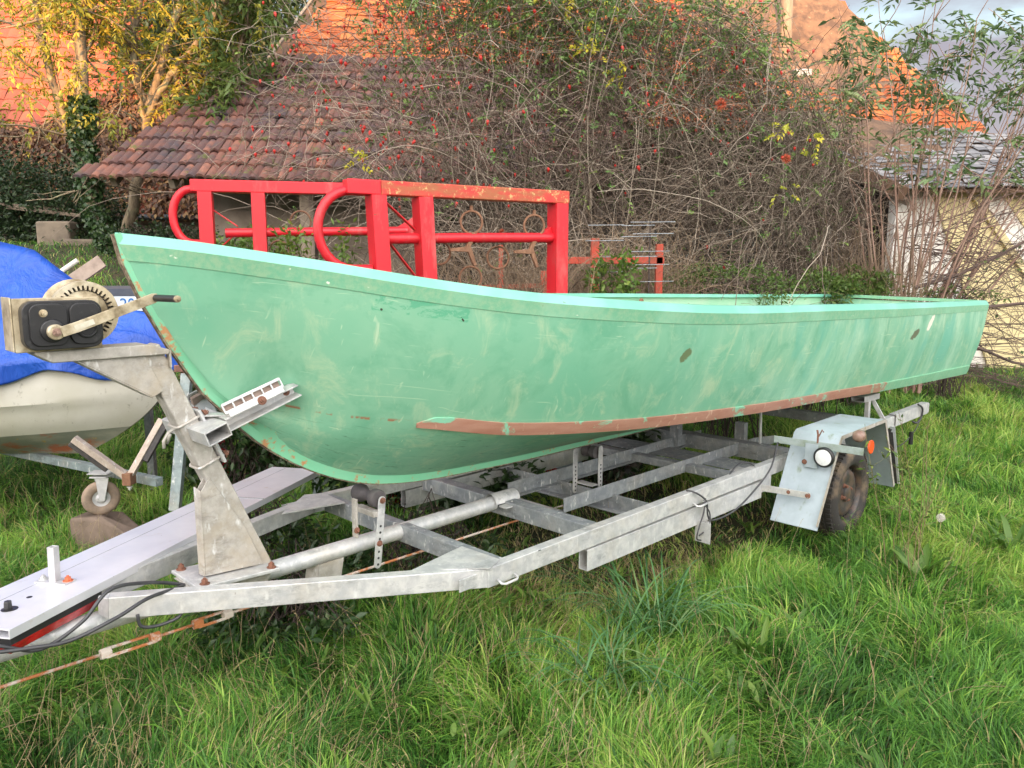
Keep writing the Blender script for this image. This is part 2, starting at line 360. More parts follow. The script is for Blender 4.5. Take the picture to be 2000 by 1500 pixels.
T_DARK = tilemat('old_brown_tiles', [(0, (.095, .045, .038)), (.45, (.15, .066, .052)), (.85, (.21, .088, .062)), (1, (.33, .14, .09))], moss=(.10, .11, .03), mlo=.57, dark=(.07, .052, .058), dlo=.42, lichen=(.27, .24, .20))
T_ORANGE = tilemat('orange_clay_tiles', [(0, (.30, .07, .02)), (.6, (.42, .105, .03)), (1, (.54, .17, .05))], mlo=.66, dark=(.17, .08, .05), dlo=.5)
T_RED = tilemat('red_clay_tiles', [(0, (.26, .06, .035)), (.6, (.34, .085, .045)), (1, (.42, .12, .06))], moss=(.12, .09, .04), mlo=.68, dark=(.14, .06, .05), dlo=.5)
T_GREY = tilemat('grey_stone_slates', [(0, (.13, .13, .14)), (.5, (.20, .20, .21)), (1, (.32, .31, .31))], moss=(.12, .12, .07), mlo=.62, dark=(.09, .09, .10), dlo=.48, lichen=(.36, .34, .28))
OAK = Mat('brown_old_boards', .85).base((.17, .10, .06)); OAK.over((.08, .05, .035), OAK.ramp(OAK.noise(6, (1, 1, .15)), .4, .65)).over((.28, .20, .13), OAK.ramp(OAK.noise(14, (1, 1, .1)), .60, .75)); OAK.bump(OAK.noise(20, (1, 1, .1)), .5, .01); OAK = OAK.m
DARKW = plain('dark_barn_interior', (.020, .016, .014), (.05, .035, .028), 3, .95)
PLAS = plain('stained_render', (.30, .25, .21), (.20, .16, .13), 3, .9, bump=.4); TIMB = plain('greyed_timber', (.26, .21, .16), (.14, .11, .09), 12, .85, bump=.4, scale=(1, 1, .2))

barn = thing('main_barn', 'big barn with a steep orange tiled roof rising behind the rose thicket', 'barn', (2, 15, 0))
PM = (4.2, 1.1, 14); pm = [(-4.62, 13.95), (8.05, 13.6), (6.45, 16.45), (4.7, 19.5), (-2.50, 19.5), (-3.62, 16.45)]
tiled_roof('roof', PM, pm, .20, .20, .012, .020, T_ORANGE, barn, 3, .006, 2); roof_under('roof_boards', PM, [(x_, y_+.05) for x_, y_ in pm], OAK, barn)
mb = MB(); e1 = Vector((-4.75, 13.9, 4.2-.11)); e2 = Vector((-2.45, 19.6, 4.2+1.1*5.6))
mb.beam(e1+Vector((.05, -.06, -.02)), e2+Vector((.05, -.06, -.02)), .34, .05, up=Vector((0, -1, .25))); mb.build('barge_board', plain('shaded_barge_board', (.10, .055, .032), (.06, .035, .022), 6, .85, bump=.4, scale=(1, 1, .2)), barn, .006)  # board face coloured darker to paint in its shade
mb = MB(); mb.beam(e1+Vector((-.16, -.10, -.0)), e2+Vector((-.16, -.10, -.0)), .05, .07, up=Vector((0, -1, .25))); mb.build('rafter_or_edge_strip', TIMB, barn, .006)  # pale strip added along the barge board, painting in its sunlit edge
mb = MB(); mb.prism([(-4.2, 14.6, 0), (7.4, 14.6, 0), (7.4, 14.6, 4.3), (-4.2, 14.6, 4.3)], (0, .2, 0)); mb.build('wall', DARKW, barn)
mb = MB(); mb.prism([(-4.0, 14.9, 0), (-4.0, 23.5, 0), (-4.0, 23.5, 4), (-2.6, 19.4, 9.8), (-3.9, 15.0, 4.6)], (.15, 0, 0)); mb.build('gable_wall', OAK, barn)
mb = MB(); mb.prism([(-2.5, 19.5, 10.1), (4.7, 19.5, 10.1), (8.05, 25, 4.1), (-4.6, 25, 4.1)], (0, .1, .1)); mb.build('back_roof', T_ORANGE, barn)
mb = MB(); mb.tube([(5.08, 15.3, 4.9), (5.05, 15.25, 6.3), (5.0, 15.2, 7.6)], [.12, .11, .10], 10); mb.build('vent_pipe', TIMB, barn, smooth=True)
mb = MB(); mb.box((5.25, 15.0, 5.12), (.32, .4, .12)); mb.build('flashing', plain('lead_grey', (.36, .38, .40), (.2, .2, .2), 8, .5), barn, .01)

low = thing('tiled_outhouse', 'low outhouse with a mossy dark brown pantile roof, left of the rose thicket', 'outhouse', (-2.4, 12, 0))
PL = (2.94, .69, 11); pl_ = [(-5.90, 10.95), (-2.46, 10.72), (1.4, 10.52), (2.2, 14.2), (-3.98, 14.25)]
tiled_roof('roof', PL, pl_, .118, .36, .034, .04, T_DARK, low, 8, .010, 3); roof_under('roof_boards', PL, [(-5.7, 11.1), (1.4, 10.62), (2.2, 14.2), (-3.95, 14.2)], OAK, low, .06, .05)
for k in range(9):
  mb = MB(); x_ = -5.45+k*.82; y_ = 11.0-.065*(x_+5.8)+.02; mb.beam((x_, y_, 2.80+.69*(y_-11)), (x_, y_+.9, 2.80+.69*(y_-11+.9)), .08, .13)
  mb.build('rafter_end', TIMB, low, .005)
mb = MB(); mb.box((-1.6, 12.35, 1.3), (6.0, .2, 3.0)); mb.build('wall', PLAS, low)
for x_ in (-2.9, -.25, 1.1): mb = MB(); mb.box((x_, 11.4, 1.2), (.20, .20, 3.2)); mb.build('post', TIMB, low, .01)
mb = MB(); mb.beam((-4.6, 11.35, 2.78), (1.3, 11.2, 2.70), .16, .2); mb.build('wall_plate', TIMB, low, .01)
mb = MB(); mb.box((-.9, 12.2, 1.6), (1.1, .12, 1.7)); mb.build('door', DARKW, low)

lean = thing('slate_lean_to', 'open fronted lean-to with a grey stone slate roof, right behind the thicket', 'lean-to', (6, 13, 0))
PG = (2.85, .68, 11.9); pg = [(5.82, 11.80), (12.5, 11.72), (12.5, 13.0), (7.75, 13.36), (6.1, 13.90), (3.46, 14.55), (5.06, 12.74)]
tiled_roof('roof', PG, pg, .17, .12, .006, .016, T_GREY, lean, 3, .010, 2); roof_under('roof_boards', PG, [(5.95, 11.9), (12.4, 11.82), (12.4, 13.0), (7.7, 13.4), (3.6, 14.5), (5.15, 12.8)], OAK, lean, .07, .03)
mb = MB(); mb.beam((5.78, 11.78, 2.70), (3.44, 14.5, 4.54), .05, .20); mb.build('verge_board', OAK, lean, .005)
mb = MB(); mb.beam((5.95, 12.0, 2.62), (4.2, 14.1, 4.05), .10, .14); mb.build('rafter_or_edge_strip', TIMB, lean, .005)
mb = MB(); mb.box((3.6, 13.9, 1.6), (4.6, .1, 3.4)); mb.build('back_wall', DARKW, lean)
TEAL = plain('teal_sheet_metal', (.012, .060, .072), (.03, .09, .10), 2, .5, .2)
mb = MB()
for k in range(22): mb.box((1.55+k*.17, 12.6+.02*(k % 2), 1.25), (.15, .03, 2.0))
mb.build('corrugated_sheet', TEAL, lean)
mb = MB(); mb.box((2.9, 12.45, 1.20), (1.7, .06, .35)); mb.build('low_board', plain('brown_rotten_board', (.20, .09, .05), (.10, .05, .03), 9, .9), lean)
wl_ = thing('white_wall', 'white and cream boarded end wall under the grey slate eave at the right', 'wall', (8.5, 12.3, 0))
WH = plain('white_weathered_board', (.84, .80, .75), (.70, .65, .58), 3, .8, bump=.2); CR = plain('cream_yellow_board', (.78, .66, .36), (.64, .54, .30), 3, .8)
mb = MB(); mb.prism([(5.82, 12.25, .0), (12.3, 12.25, .0), (12.3, 12.25, 2.98), (5.82, 12.25, 2.98)], (0, .12, 0)); mb.build('boarding', WH, wl_)
mb = MB(); mb.prism([(6.35, 12.20, 2.9), (7.0, 12.20, 2.9), (8.55, 12.20, .75), (8.4, 12.20, .05), (7.5, 12.20, .05)], (0, .045, 0)); mb.prism([(7.35, 12.225, 2.9), (12, 12.225, 2.9), (12, 12.225, 1.4), (8.6, 12.225, 1.3)], (0, .02, 0)); mb.build('cream_panel', CR, wl_, .004)
mb = MB(); mb.prism([(6.93, 12.14, 2.75), (7.02, 12.14, 2.80), (8.62, 12.14, .72), (8.52, 12.14, .68)], (0, .055, 0)); mb.build('diagonal_batten', CR, wl_, .004)
mb = MB(); mb.beam((5.84, 12.15, 2.9), (5.75, 12.1, .05), .06, .10, up=Y); mb.build('corner_trim', WH, wl_, .005)

farm = thing('farmhouse', 'farmhouse at the left edge with a creeper covered lower roof and red tiles above', 'farmhouse', (-10, 18, 2))
PF = (2.7, 1.4, 17); pf = [(-17, 17.0), (-5.4, 17.0), (-7.0, 18.8), (-9.3, 21.5), (-10.5, 23.5), (-17, 23.5)]
tiled_roof('roof', PF, pf, .26, .34, .035, .03, T_RED, farm, 5, .006, 2); roof_under('roof_boards', PF, pf, OAK, farm, .06, .06)
mb = MB(); mb.box((-11.2, 17.4, 1.7), (11.6, .2, 2.0)); mb.build('wall', PLAS, farm)
mb = MB(); mb.box((-6.1, 17.15, 2.0), (1.0, .2, .9)); mb.build('wall', plain('light_render', (.36, .31, .28), (.25, .21, .19), 2, .9), farm)
mb = MB(); mb.tube([(-17, 16.92, 2.72), (-5.3, 16.92, 2.68)], .06, 10); mb.build('gutter', plain('dark_gutter', (.05, .055, .065), rough=.5), farm, smooth=True)
mb = MB()
for (a, b, c_, d_) in ((-8.05, -7.15, 2.40, 2.46), (-8.05, -7.15, 2.00, 2.05), (-8.05, -7.99, 2.0, 2.45), (-7.63, -7.57, 2.0, 2.45), (-7.21, -7.15, 2.0, 2.45)): mb.box(((a+b)/2, 17.27, (c_+d_)/2), (b-a, .06, d_-c_))
wf = mb.build('window', plain('old_cream_frame', (.38, .32, .24), rough=.7), farm)
mb = MB(); mb.box((-7.6, 17.29, 2.22), (.86, .03, .42)); mb.build('pane', plain('dark_glass', (.015, .018, .02), None, rough=.1, bump=0), wf)

# ------------------------------------------------------------------ the trailer
tr = thing('boat_trailer', 'long galvanised boat trailer with winch post and blue-grey mudguard under the green boat', 'trailer', W(4.78, TC, 0))
RZ, RH, RT = .465, .08, 2.10            # rail centre height, profile height, near outer face
def rail(sg):
    t = TC+sg*(TC-RT-.025)
    mb = MB(); mb.beam(W(1.97, t, RZ+.002), W(7.05, t, RZ+.022), .05, RH)
    mb.build('side_rail', GALV, tr, .004)
    mb = MB(); mb.beam(W(1.99, t, RZ+.0), W(.80, TC+sg*.075, .538), .05, RH-.003); mb.build('drawbar_rail', GALV, tr, .004)
    nc = W(.80, TC+sg*.075, .538); nd = (nc-W(1.99, t, RZ)).normalized(); nw = Z.cross(nd).normalized(); nu_ = nd.cross(nw).normalized(); q_ = [nc+nw*a_*.024+nu_*b_*.037 for a_, b_ in ((-1, -1), (1, -1), (1, 1), (-1, 1))]; e_ = [nc+nd*.035+nw*(a_*.008+sg*.018)+nu_*b_*.030 for a_, b_ in ((-1, -1), (1, -1), (1, 1), (-1, 1))]; mb = MB(); mb.add(q_+e_, [(4, 5, 6, 7), (0, 1, 5, 4), (1, 2, 6, 5), (2, 3, 7, 6), (3, 0, 4, 7)]); mb.build('rail_nose', GALV, tr, .003)
    mb = MB(); mb.hollow(W(2.57, t, .374), W(4.16, t, .372), .05, .098, .004); mb.build('slide_tube', GALV, tr, .0015)
    mb = MB()                                                                                     # corner gusset
    gpt = [(1.74, 2.285), (2.05, 2.345), (2.06, 2.13), (1.975, 2.09)]; mb.prism([W(q[0], q[1] if sg < 0 else 2*TC-q[1], .508) for q in gpt], (0, 0, .006)); mb.build('corner_gusset', GALV, tr)
    mb = MB(); mb.box(W(1.90, t+sg*.026+(.005 if sg > 0 else .028), RZ-.0), (.11, .006, .05), (A, N, Z)) ; mb.build('joint_plate', GALV, tr, .002)
    return t
tn = rail(-1); tf = rail(1)
# D rings
for s_ in (2.06, 3.46):
    c = W(s_, 2.092, .452); mb = MB()
    mb.tube([c-A*.045, c-A*.045-N*.02-Z*.01, c-A*.03-N*.03-Z*.012, c+A*.03-N*.03-Z*.01, c+A*.045-N*.02-Z*.008, c+A*.045], .0055, 8); mb.build('lashing_ring', GALV, tr, smooth=True)
# crossbars
def crossbar(s_, z, w=.05, h=.08, t0=tn, t1=tf, mat=GALVD, dz=0):
    mb = MB(); mb.beam(W(s_, t0+.026, z), W(s_, t1-.026, z+dz), w, h); return mb.build('crossbar', mat, tr, .004)
crossbar(2.075, RZ); crossbar(2.72, RZ-.02, .075, .08); crossbar(4.12, RZ-.04, .07, .05); crossbar(4.78, RZ-.03, .10, .10); crossbar(6.1, RZ)
crossbar(3.36, .33, .10, .012); crossbar(3.36, .375, .006, .08)
crossbar(4.4, RZ-.045, .25, .006)
mb = MB(); mb.hollow(W(3.51, 2.085, .335), W(3.51, 2.085, .235), .05, .05, .004, up=A); mb.box(W(3.475, 2.07, .29), (.005, .09, .11), (A, N, Z)); mb.build('slide_bracket', GALV, tr)
# outer end of the axle beam
mb = MB(); mb.beam(W(4.22, 2.10, .40), W(4.22, 2.32, .40), .11, .10); mb.build('axle_bracket', GALV, tr, .006)
# central tube
mb = MB(); mb.tube([W(-.6, TC, .462), W(.6, TC, .462), W(1.5, TC, .466), W(2.64, TC, .474)], .036, 22); mb.build('draw_tube', GALV, tr, smooth=True, angle=50)
mb = MB()
pts = []
for i in range(13):
    a = PI*i/12; pts.append((math.cos(a)*.046, math.sin(a)*.046))
P = []
for s_ in (2.62, 2.67, 2.73, 2.79):
    for (x_, y_) in pts: P.append(W(s_, TC+x_, .478+y_))
mb.grid(P, 4, 13); mb.box(W(2.70, TC-.075, .47), (.13, .05, .006), (A, N, Z)); mb.box(W(2.70, TC+.075, .47), (.13, .05, .006), (A, N, Z)); mb.bolt(W(2.70, TC-.078, .473), Z)
mb.build('tube_clamp', GALV, tr, smooth=True, angle=35)
mb = MB(); mb.prism([W(1.62, TC-.03, .44), W(1.74, TC-.03, .44), W(1.72, TC-.03, .34), W(1.60, TC-.03, .33)], N*.005); mb.prism([W(1.62, TC-.03, .44), W(1.60, TC-.03, .33), W(1.58, TC+.03, .33), W(1.60, TC+.03, .44)], A*.005); mb.build('tube_bracket', GALVW, tr)
# brake rod with turnbuckles
rod = MB(); zr = .345
for a, b in ((-.3, .78), (.98, 1.10), (1.25, 4.3)): rod.cyl(W(a, TC-.005, zr), W(b, TC-.005, zr), .0058, 8)
rod.build('brake_rod', ROD, tr, smooth=True)
for a, b in ((.78, .98), (1.10, 1.25)):
    mb = MB()
    for d in (-.017, .017): mb.beam(W(a+.015, TC-.005+d*.8, zr+d*.5), W(b-.015, TC-.005+d*.8, zr+d*.5), .008, .010)
    mb.cyl(W(a, TC-.005, zr), W(a+.035, TC-.005, zr), .020, 6); mb.cyl(W(b-.035, TC-.005, zr), W(b, TC-.005, zr), .020, 6); mb.build('turnbuckle', ROD, tr, .002)
# bunk rails
for t in (2.573, 2.982):
    sg = 1 if t < TC else -1
    mb = MB(); mb.beam(W(2.95, t, .440), W(4.93, t, .445), .005, .075)
    mb.beam(W(2.95, t+sg*.02, .4), W(4.93, t+sg*.02, .405), .04, .005)
    if sg > 0: mb.beam(W(4.93, t, .455), W(5.22, t-.01, .43), .005, .06)
    mb.build('bunk_rail', GALVD, tr, .001)
mb = MB(); mb.beam(W(2.965, 2.58, .396), W(2.965, 2.975, .396), .03, .005); mb.build('bunk_cross_strip', GALV, tr)
# keel roller at the first crossbar
mb = MB(); c = W(1.895, 2.70, .672); c2 = W(1.895, 2.865, .672)
mb.lathe(c, N, [(0, 0), (.036, 0), (.040, .01), (.040, .035), (.028, .055), (.022, .082), (.028, .11), (.040, .13), (.040, .155), (.036, .165), (0, .165)], 26); mb.build('keel_roller', ROLLER, tr, smooth=True, angle=60)
def strap(t, z0, z1, s0, s1, name='roller_strap', holes=7, w=.036, mat=GALV):
    p, q = W(s0, t, z0), W(s1, t, z1); d = (q-p).normalized(); sd = A - d*A.dot(d); sd.normalize()
    prof = []
    for i in range(9): a = PI*i/8; prof.append(q+sd*math.cos(a)*w/2+d*math.sin(a)*w/2)
    for i in range(9): a = PI+PI*i/8; prof.append(p+sd*math.cos(a)*w/2+d*math.sin(a)*w/2)
    mb = MB(); mb.prism(prof, N*.005); o = mb.build(name, mat, tr, .0008)
    hb = MB()
    for i in range(holes):
        c = p+(q-p)*(i/(holes-1)*.6); hb.lathe(c-N*.0006, -N, [(0, .0005), (.0055, .0005), (.0055, 0)], 12)
    hb.build('bolt_hole', BLACKPL, o)
    return o
strap(2.675, .395, .672, 1.862, 1.893); 
mb = MB(); mb.box(W(1.80, 2.745, .60), (.012, .032, .17), (A, N, Z)); mb.box(W(1.87, 2.752, .655-.04), (.04, .145, .024), (A, N, Z)); mb.build('roller_bracket', GALVW, tr, .003)
for (s_, t_, z_) in ((1.893, 2.672, .672), (1.872, 2.672, .487), (1.796, 2.727, .55)):
    MB().bolt(W(s_, t_, z_), -N, .009, .009).build('bolt', RUSTBOLT, tr)
# second roller between the bunks
strap(2.83, .385, .615, 3.345, 3.345); strap(2.715, .40, .635, 3.43, 3.43)
mb = MB(); mb.box(W(3.38, 2.775, .43), (.05, .12, .008), (A, N, Z)); mb.build('roller_saddle', GALV, tr); mb = MB(); mb.lathe(W(3.41, 2.73, .615), N, [(0, 0), (.035, 0), (.035, .03), (.02, .045), (.035, .06), (.035, .09), (0, .09)], 20); mb.build('rear_keel_roller', ROLLER, tr, smooth=True, angle=40)

# winch post
mb = MB(); dz = Vector((0, 0, 1))
mb.prism([W(1.08, 2.66, .530), W(1.40, 2.66, .516), W(1.40, 2.66, .500), W(1.08, 2.66, .514)], N*.235); mb.build('post_base_plate', GALV, tr, .004)
mb = MB(); mb.prism([W(1.07, 2.70, .515), W(1.39, 2.70, .50), W(1.36, 2.70, .44), W(1.12, 2.70, .45)], N*.15); mb.build('post_saddle', GALVW, tr, .003)
for s_, t_, z_ in ((1.115, 2.68, .529), (1.375, 2.68, .518), (1.11, 2.875, .53), (1.37, 2.875, .518)):
    MB().bolt(W(s_, t_, z_), Z, .012, .016).build('bolt', RUSTBOLT, tr)
mb = MB(); pb, pt = W(1.375, TC-.002, .50), W(1.0, TC-.002, 1.385)
mb.beam(pb, pt, .078, .074, up=A); post = mb.build('winch_post', GALVW, tr, .006)
mb = MB()
for tt in (2.7285, 2.7640): mb.prism([W(1.142, tt, .535), W(1.368, tt, .522), W(1.300, tt, .69), W(1.175, tt, .905), W(1.143, tt, .856)], N*.005)
mb.prism([W(1.142, 2.729, .535), W(1.143, 2.729, .856), W(1.136, 2.768, .868), W(1.136, 2.768, .535)], -A*.005); mb.build('post_gusset', GALVW, tr, .002)
# top arm
mb = MB(); mb.prism([W(.70, 2.715, 1.362), W(1.055, 2.715, 1.362), W(1.06, 2.715, 1.378), W(.99, 2.715, 1.400), W(.655, 2.715, 1.400), W(.655, 2.715, 1.39)], N*.115)
mb.build('winch_arm', GALVW, tr, .004)
mb = MB(); mb.prism([W(.775, 2.731, 1.362), W(.985, 2.731, 1.362), W(1.035, 2.731, 1.235), W(1.0, 2.731, 1.218)], N*.006)
mb.prism([W(.775, 2.815, 1.362), W(.985, 2.815, 1.362), W(1.035, 2.815, 1.235), W(1.0, 2.815, 1.218)], N*.006)
mb.prism([W(.775, 2.731, 1.362), W(1.0, 2.731, 1.218), W(1.0, 2.821, 1.218), W(.775, 2.821, 1.362)], -A*.003-Z*.003); mb.build('arm_gusset', GALVW, tr, .002)
mb = MB(); mb.box(W(1.062, 2.735, 1.345), (.008, .03, .06), (A, N, Z)); mb.build('safety_chain_tab', GALVW, tr, .002)
# U-bolts and clamp plate of the bow cradle
d = (pt-pb).normalized(); fw = (A-d*A.dot(d)).normalized()
def on_post(z, off=0.): f_ = (z-pb.z)/(pt.z-pb.z); return pb+(pt-pb)*f_
for z_ in (1.115, .955):
    c = on_post(z_); mb = MB(); h = .0445
    mb.tube([c+fw*.075-N*h, c+fw*.03-N*h, c-fw*.035-N*h, c-fw*.044-N*(h-.012), c-fw*.044+N*(h-.012), c-fw*.035+N*h, c+fw*.03+N*h, c+fw*.075+N*h], .0055, 10); mb.build('u_bolt', RUSTBOLT if False else GALVW, tr, smooth=True)
    for sg in (-1, 1): MB().bolt(c+fw*.06+N*h*sg, fw, .011, .012).build('bolt', RUSTBOLT, tr)
c = on_post(1.035); mb = MB(); mb.box(c+fw*.046, (.011, .125, .22), (fw, N, d)); mb.build('clamp_plate', GALV, tr, .002)
mb = MB(); q = on_post(1.115)
mb.tube([q-fw*.05+N*-.03, q-fw*.075-N*.035, q-fw*.095-N*.035-Z*.02, q-fw*.095-N*.035-Z*.045], .006, 8); mb.tube([q-fw*.08-N*.06, q-fw*.08-N*.03-Z*.035], .005, 8); mb.build('cradle_hook', GALVW, tr, smooth=True)
# bow cradle: web plate, hollow arm and slotted pad on either side of the stem
mb = MB(); mb.prism([c+fw*.05-N*.0-Z*.08, c+fw*.05+Z*.10, W(1.30, TC, 1.09), W(1.24, TC, 1.03)], N*.006)
mb.prism([c+fw*.05-N*.06+d*.08, c+fw*.05+N*.06+d*.08, W(1.28, TC+.17, 1.165), W(1.24, TC, 1.125), W(1.23, TC-.15, 1.135)], Z*.006); mb.build('cradle_web', GALV, tr, .002)
for sg in (-1, 1):
    a = W(1.135, TC+sg*.115, 1.065); b = W(1.205, TC+sg*.135, 1.107); e = W(1.475, TC+sg*.165, 1.205)
    mb = MB(); mb.hollow(b-A*.055-Z*.03, b+A*.012+Z*.0, .075, .055, .004, up=(e-b).cross(N)) if False else None
    dr = (e-b).normalized(); upv = dr.cross(N).normalized(); upv = upv if upv.z > 0 else -upv
    mb.beam(b+upv*.022, e+upv*.022, .06, .005, up=upv)                    # channel: top flange, web, bottom flange
    mb.beam(b-upv*.022, e-upv*.018, .06, .005, up=upv)
    mb.beam(b-N*(-.028)*1, e-N*(-.028)*1, .005, .048, up=upv); mb.build('cradle_arm', GALV, tr, .001)
    mb = MB(); mb.hollow(W(1.158, TC+sg*.005, 1.085), W(1.158, TC+sg*.185, 1.085), .09, .052, .005, up=upv); mb.build('cradle_cross_tube', GALV, tr, .001)
    # pad
    p0 = b+dr*.012+upv*.055-N*.012*sg*-1; p1 = p0+dr*.225; ps = MB()
    nn = (upv*.35-N*.94*1).normalized() if sg < 0 else (upv*.35+N*.94).normalized()
    wv = dr.cross(nn).normalized(); hv = wv if wv.z > 0 else -wv
    Lp = .225; Hp = .030
    ps.box(p0+dr*Lp/2+hv*Hp/2, (Lp, .006, .011), (dr, nn, hv)); ps.box(p0+dr*Lp/2-hv*Hp/2, (Lp, .006, .011), (dr, nn, hv))
    for i in range(7): ps.box(p0+dr*(Lp*i/6), (.006, .0062, Hp+.006), (dr, nn, hv))
    pr_ = MB(); pr_.box(p0+dr*Lp/2-nn*.020, (Lp-.006, .016, Hp), (dr, nn, hv)); pr_.build('pad_recess', plain('brown_pad_core', (.24, .17, .14), (.34, .26, .22), 20, .8), tr); ps.box(p0+dr*Lp/2-hv*(Hp/2+.012)-nn*.005, (Lp*.95, .03, .018), (dr, nn, hv))
    ps.build('cradle_pad', GALV, tr, .0012)
    MB().bolt(p0+dr*.13-hv*.03+nn*.01, nn, .011, .008).build('bolt', RUSTBOLT, tr); MB().bolt(e-dr*.03-N*.0+upv*.0-N*(-.024), -N, .009, .006).build('bolt', RUSTBOLT, tr)

# hand winch
wn = MB(); tW = 2.665
wn.box(W(.725, tW+.055, 1.482), (.245, .006, .165), (A, N, Z)) ; wn.box(W(.60, tW+.10, 1.485), (.006, .10, .165), (A, N, Z)); wn.box(W(.725, tW+.10, 1.403), (.24, .095, .006), (A, N, Z))
winch = wn.build('winch_frame', BRASS, tr, .004)
def rrect(s0, s1, z0, z1, t, r, n=6):
    out = []
    for cx, cz, a0 in ((s1-r, z1-r, 0), (s0+r, z1-r, 90), (s0+r, z0+r, 180), (s1-r, z0+r, 270)):
        for i in range(n+1): a = math.radians(a0+90*i/n); out.append(W(cx+r*math.cos(a), t, cz+r*math.sin(a)))
    return out
mb = MB(); mb.prism(rrect(.618, .84, 1.408, 1.556, tW+.01, .035), N*.042); mb.prism(rrect(.634, .738, 1.420, 1.548, tW, .028), N*.012); mb.prism(rrect(.744, .832, 1.420, 1.548, tW, .028), N*.012)
mb.lathe(W(.79, tW, 1.47), -N, [(.032, 0), (.032, .006), (.024, .008), (.024, -.001)], 24); mb.lathe(W(.694, tW, 1.466), -N, [(.036, 0), (.034, .006), (.018, .008), (.018, .036), (0, .036)], 24)
mb.build('winch_housing', BLACKPL, tr, .003)
MB().bolt(W(.672, tW, 1.520), -N, .008, .016).build('bolt', BRASS, tr)
# gear ring with inward teeth, drum behind it
gc = W(.812, tW+.075, 1.513); mb = MB(); n_t = 36; Ro, Ri, Rt = .100, .086, .072
vs, fs = [], []
for k in range(n_t*4):
    a = 2*PI*k/(n_t*4); r = Ri if k % 4 in (0, 1) else Rt
    if k % 4 in (1, 2): a += 2*PI/(n_t*4)*(.35 if k % 4 == 1 else -.35)
    e_ = A*math.cos(a)+Z*math.sin(a)
    vs += [gc+e_*Ro, gc+e_*r, gc+e_*r+N*.012, gc+e_*Ro+N*.03]
m_ = n_t*4
for k in range(m_):
    j = (k+1) % m_; fs += [(k*4, j*4, j*4+1, k*4+1), (k*4+1, j*4+1, j*4+2, k*4+2), (k*4, k*4+3, j*4+3, j*4)]
mb.add(vs, fs); gear = mb.build('winch_gear_ring', BRASS, tr, 0)
mb = MB(); mb.lathe(gc+N*.012, N, [(0, -.006), (.03, -.006), (.045, 0), (.085, 0), (.085, .004), (.04, .006)], 40); mb.lathe(gc+N*.03, N, [(.03, 0), (.03, .06), (.098, .062), (.106, .066), (.104, .072), (0, .072)], 40); mb.build('winch_drum', BRASS, tr, smooth=True, angle=35)
mb = MB(); mb.lathe(gc+N*.0095, -N, [(.0705, 0), (.087, 0)], 60); mb.build('gear_gap_shade', plain('gap_shade_black', (.02, .016, .012), None, rough=.7, bump=0), gear)  # dark annulus behind the teeth, painting in the shade of the gaps
# crank
mb = MB(); tcr = 2.618; mb.lathe(W(.694, tcr+.012, 1.464), -N, [(0, -.02), (.022, -.02), (.024, 0), (.022, .004), (.012, .005), (.012, .008), (0, .008)], 28)
pr = []
cp = [(.705, 1.464, 0), (.75, 1.477, 0), (.80, 1.494, .002), (.90, 1.528, .006), (.985, 1.557, .010), (1.0, 1.562, .011)]
vs, fs = [], []
for i, (s_, z_, dt) in enumerate(cp):
    a, b = cp[max(0, i-1)], cp[min(len(cp)-1, i+1)]; dd = Vector((b[0]-a[0], b[1]-a[1])).normalized(); nx, nz_ = -dd.y, dd.x; hw = .016 if i < 5 else .011
    for sg in (-1, 1):
        for th in (0, .006): vs.append(W(s_+nx*hw*sg, tcr+dt+th, z_+nz_*hw*sg))
for i in range(len(cp)-1):
    o = i*4; fs += [(o, o+4, o+6, o+2), (o+1, o+3, o+7, o+5), (o, o+1, o+5, o+4), (o+2, o+6, o+7, o+3)]
fs += [(0, 2, 3, 1), (20, 21, 23, 22)]
mb.add(vs, fs); crank = mb.build('winch_crank', BRASS, tr, .0015)
mb = MB(); g0 = W(.990, tcr+.008, 1.558); g1 = g0-N*.125+A*.018; mb.tube([g0, g1], .0115, 20); mb.build('crank_grip', BLACKPL, crank, .002)
mb = MB(); mb.lathe(g1, (g1-g0), [(0, 0), (.0115, 0), (.011, .006), (.005, .007), (.005, .010), (0, .010)], 16); mb.build('grip_washer', BRASS, crank)
MB().bolt(W(.694, tcr+.004, 1.464), -N, .0085, .009).build('bolt', plain('pinkish_worn_nut', (.36, .24, .19), (.22, .14, .11), 50, .6, .3), crank)
LBL = plain('faded_white_label', (.62, .60, .50), (.5, .45, .33), 30, .5); mb = MB(); mb.prism([W(.745, tcr-.0006, 1.466), W(.80, tcr-.0006, 1.484), W(.795, tcr-.0006, 1.500), W(.739, tcr-.0006, 1.482)], -N*.0004); mb.build('crank_sticker', LBL, crank)

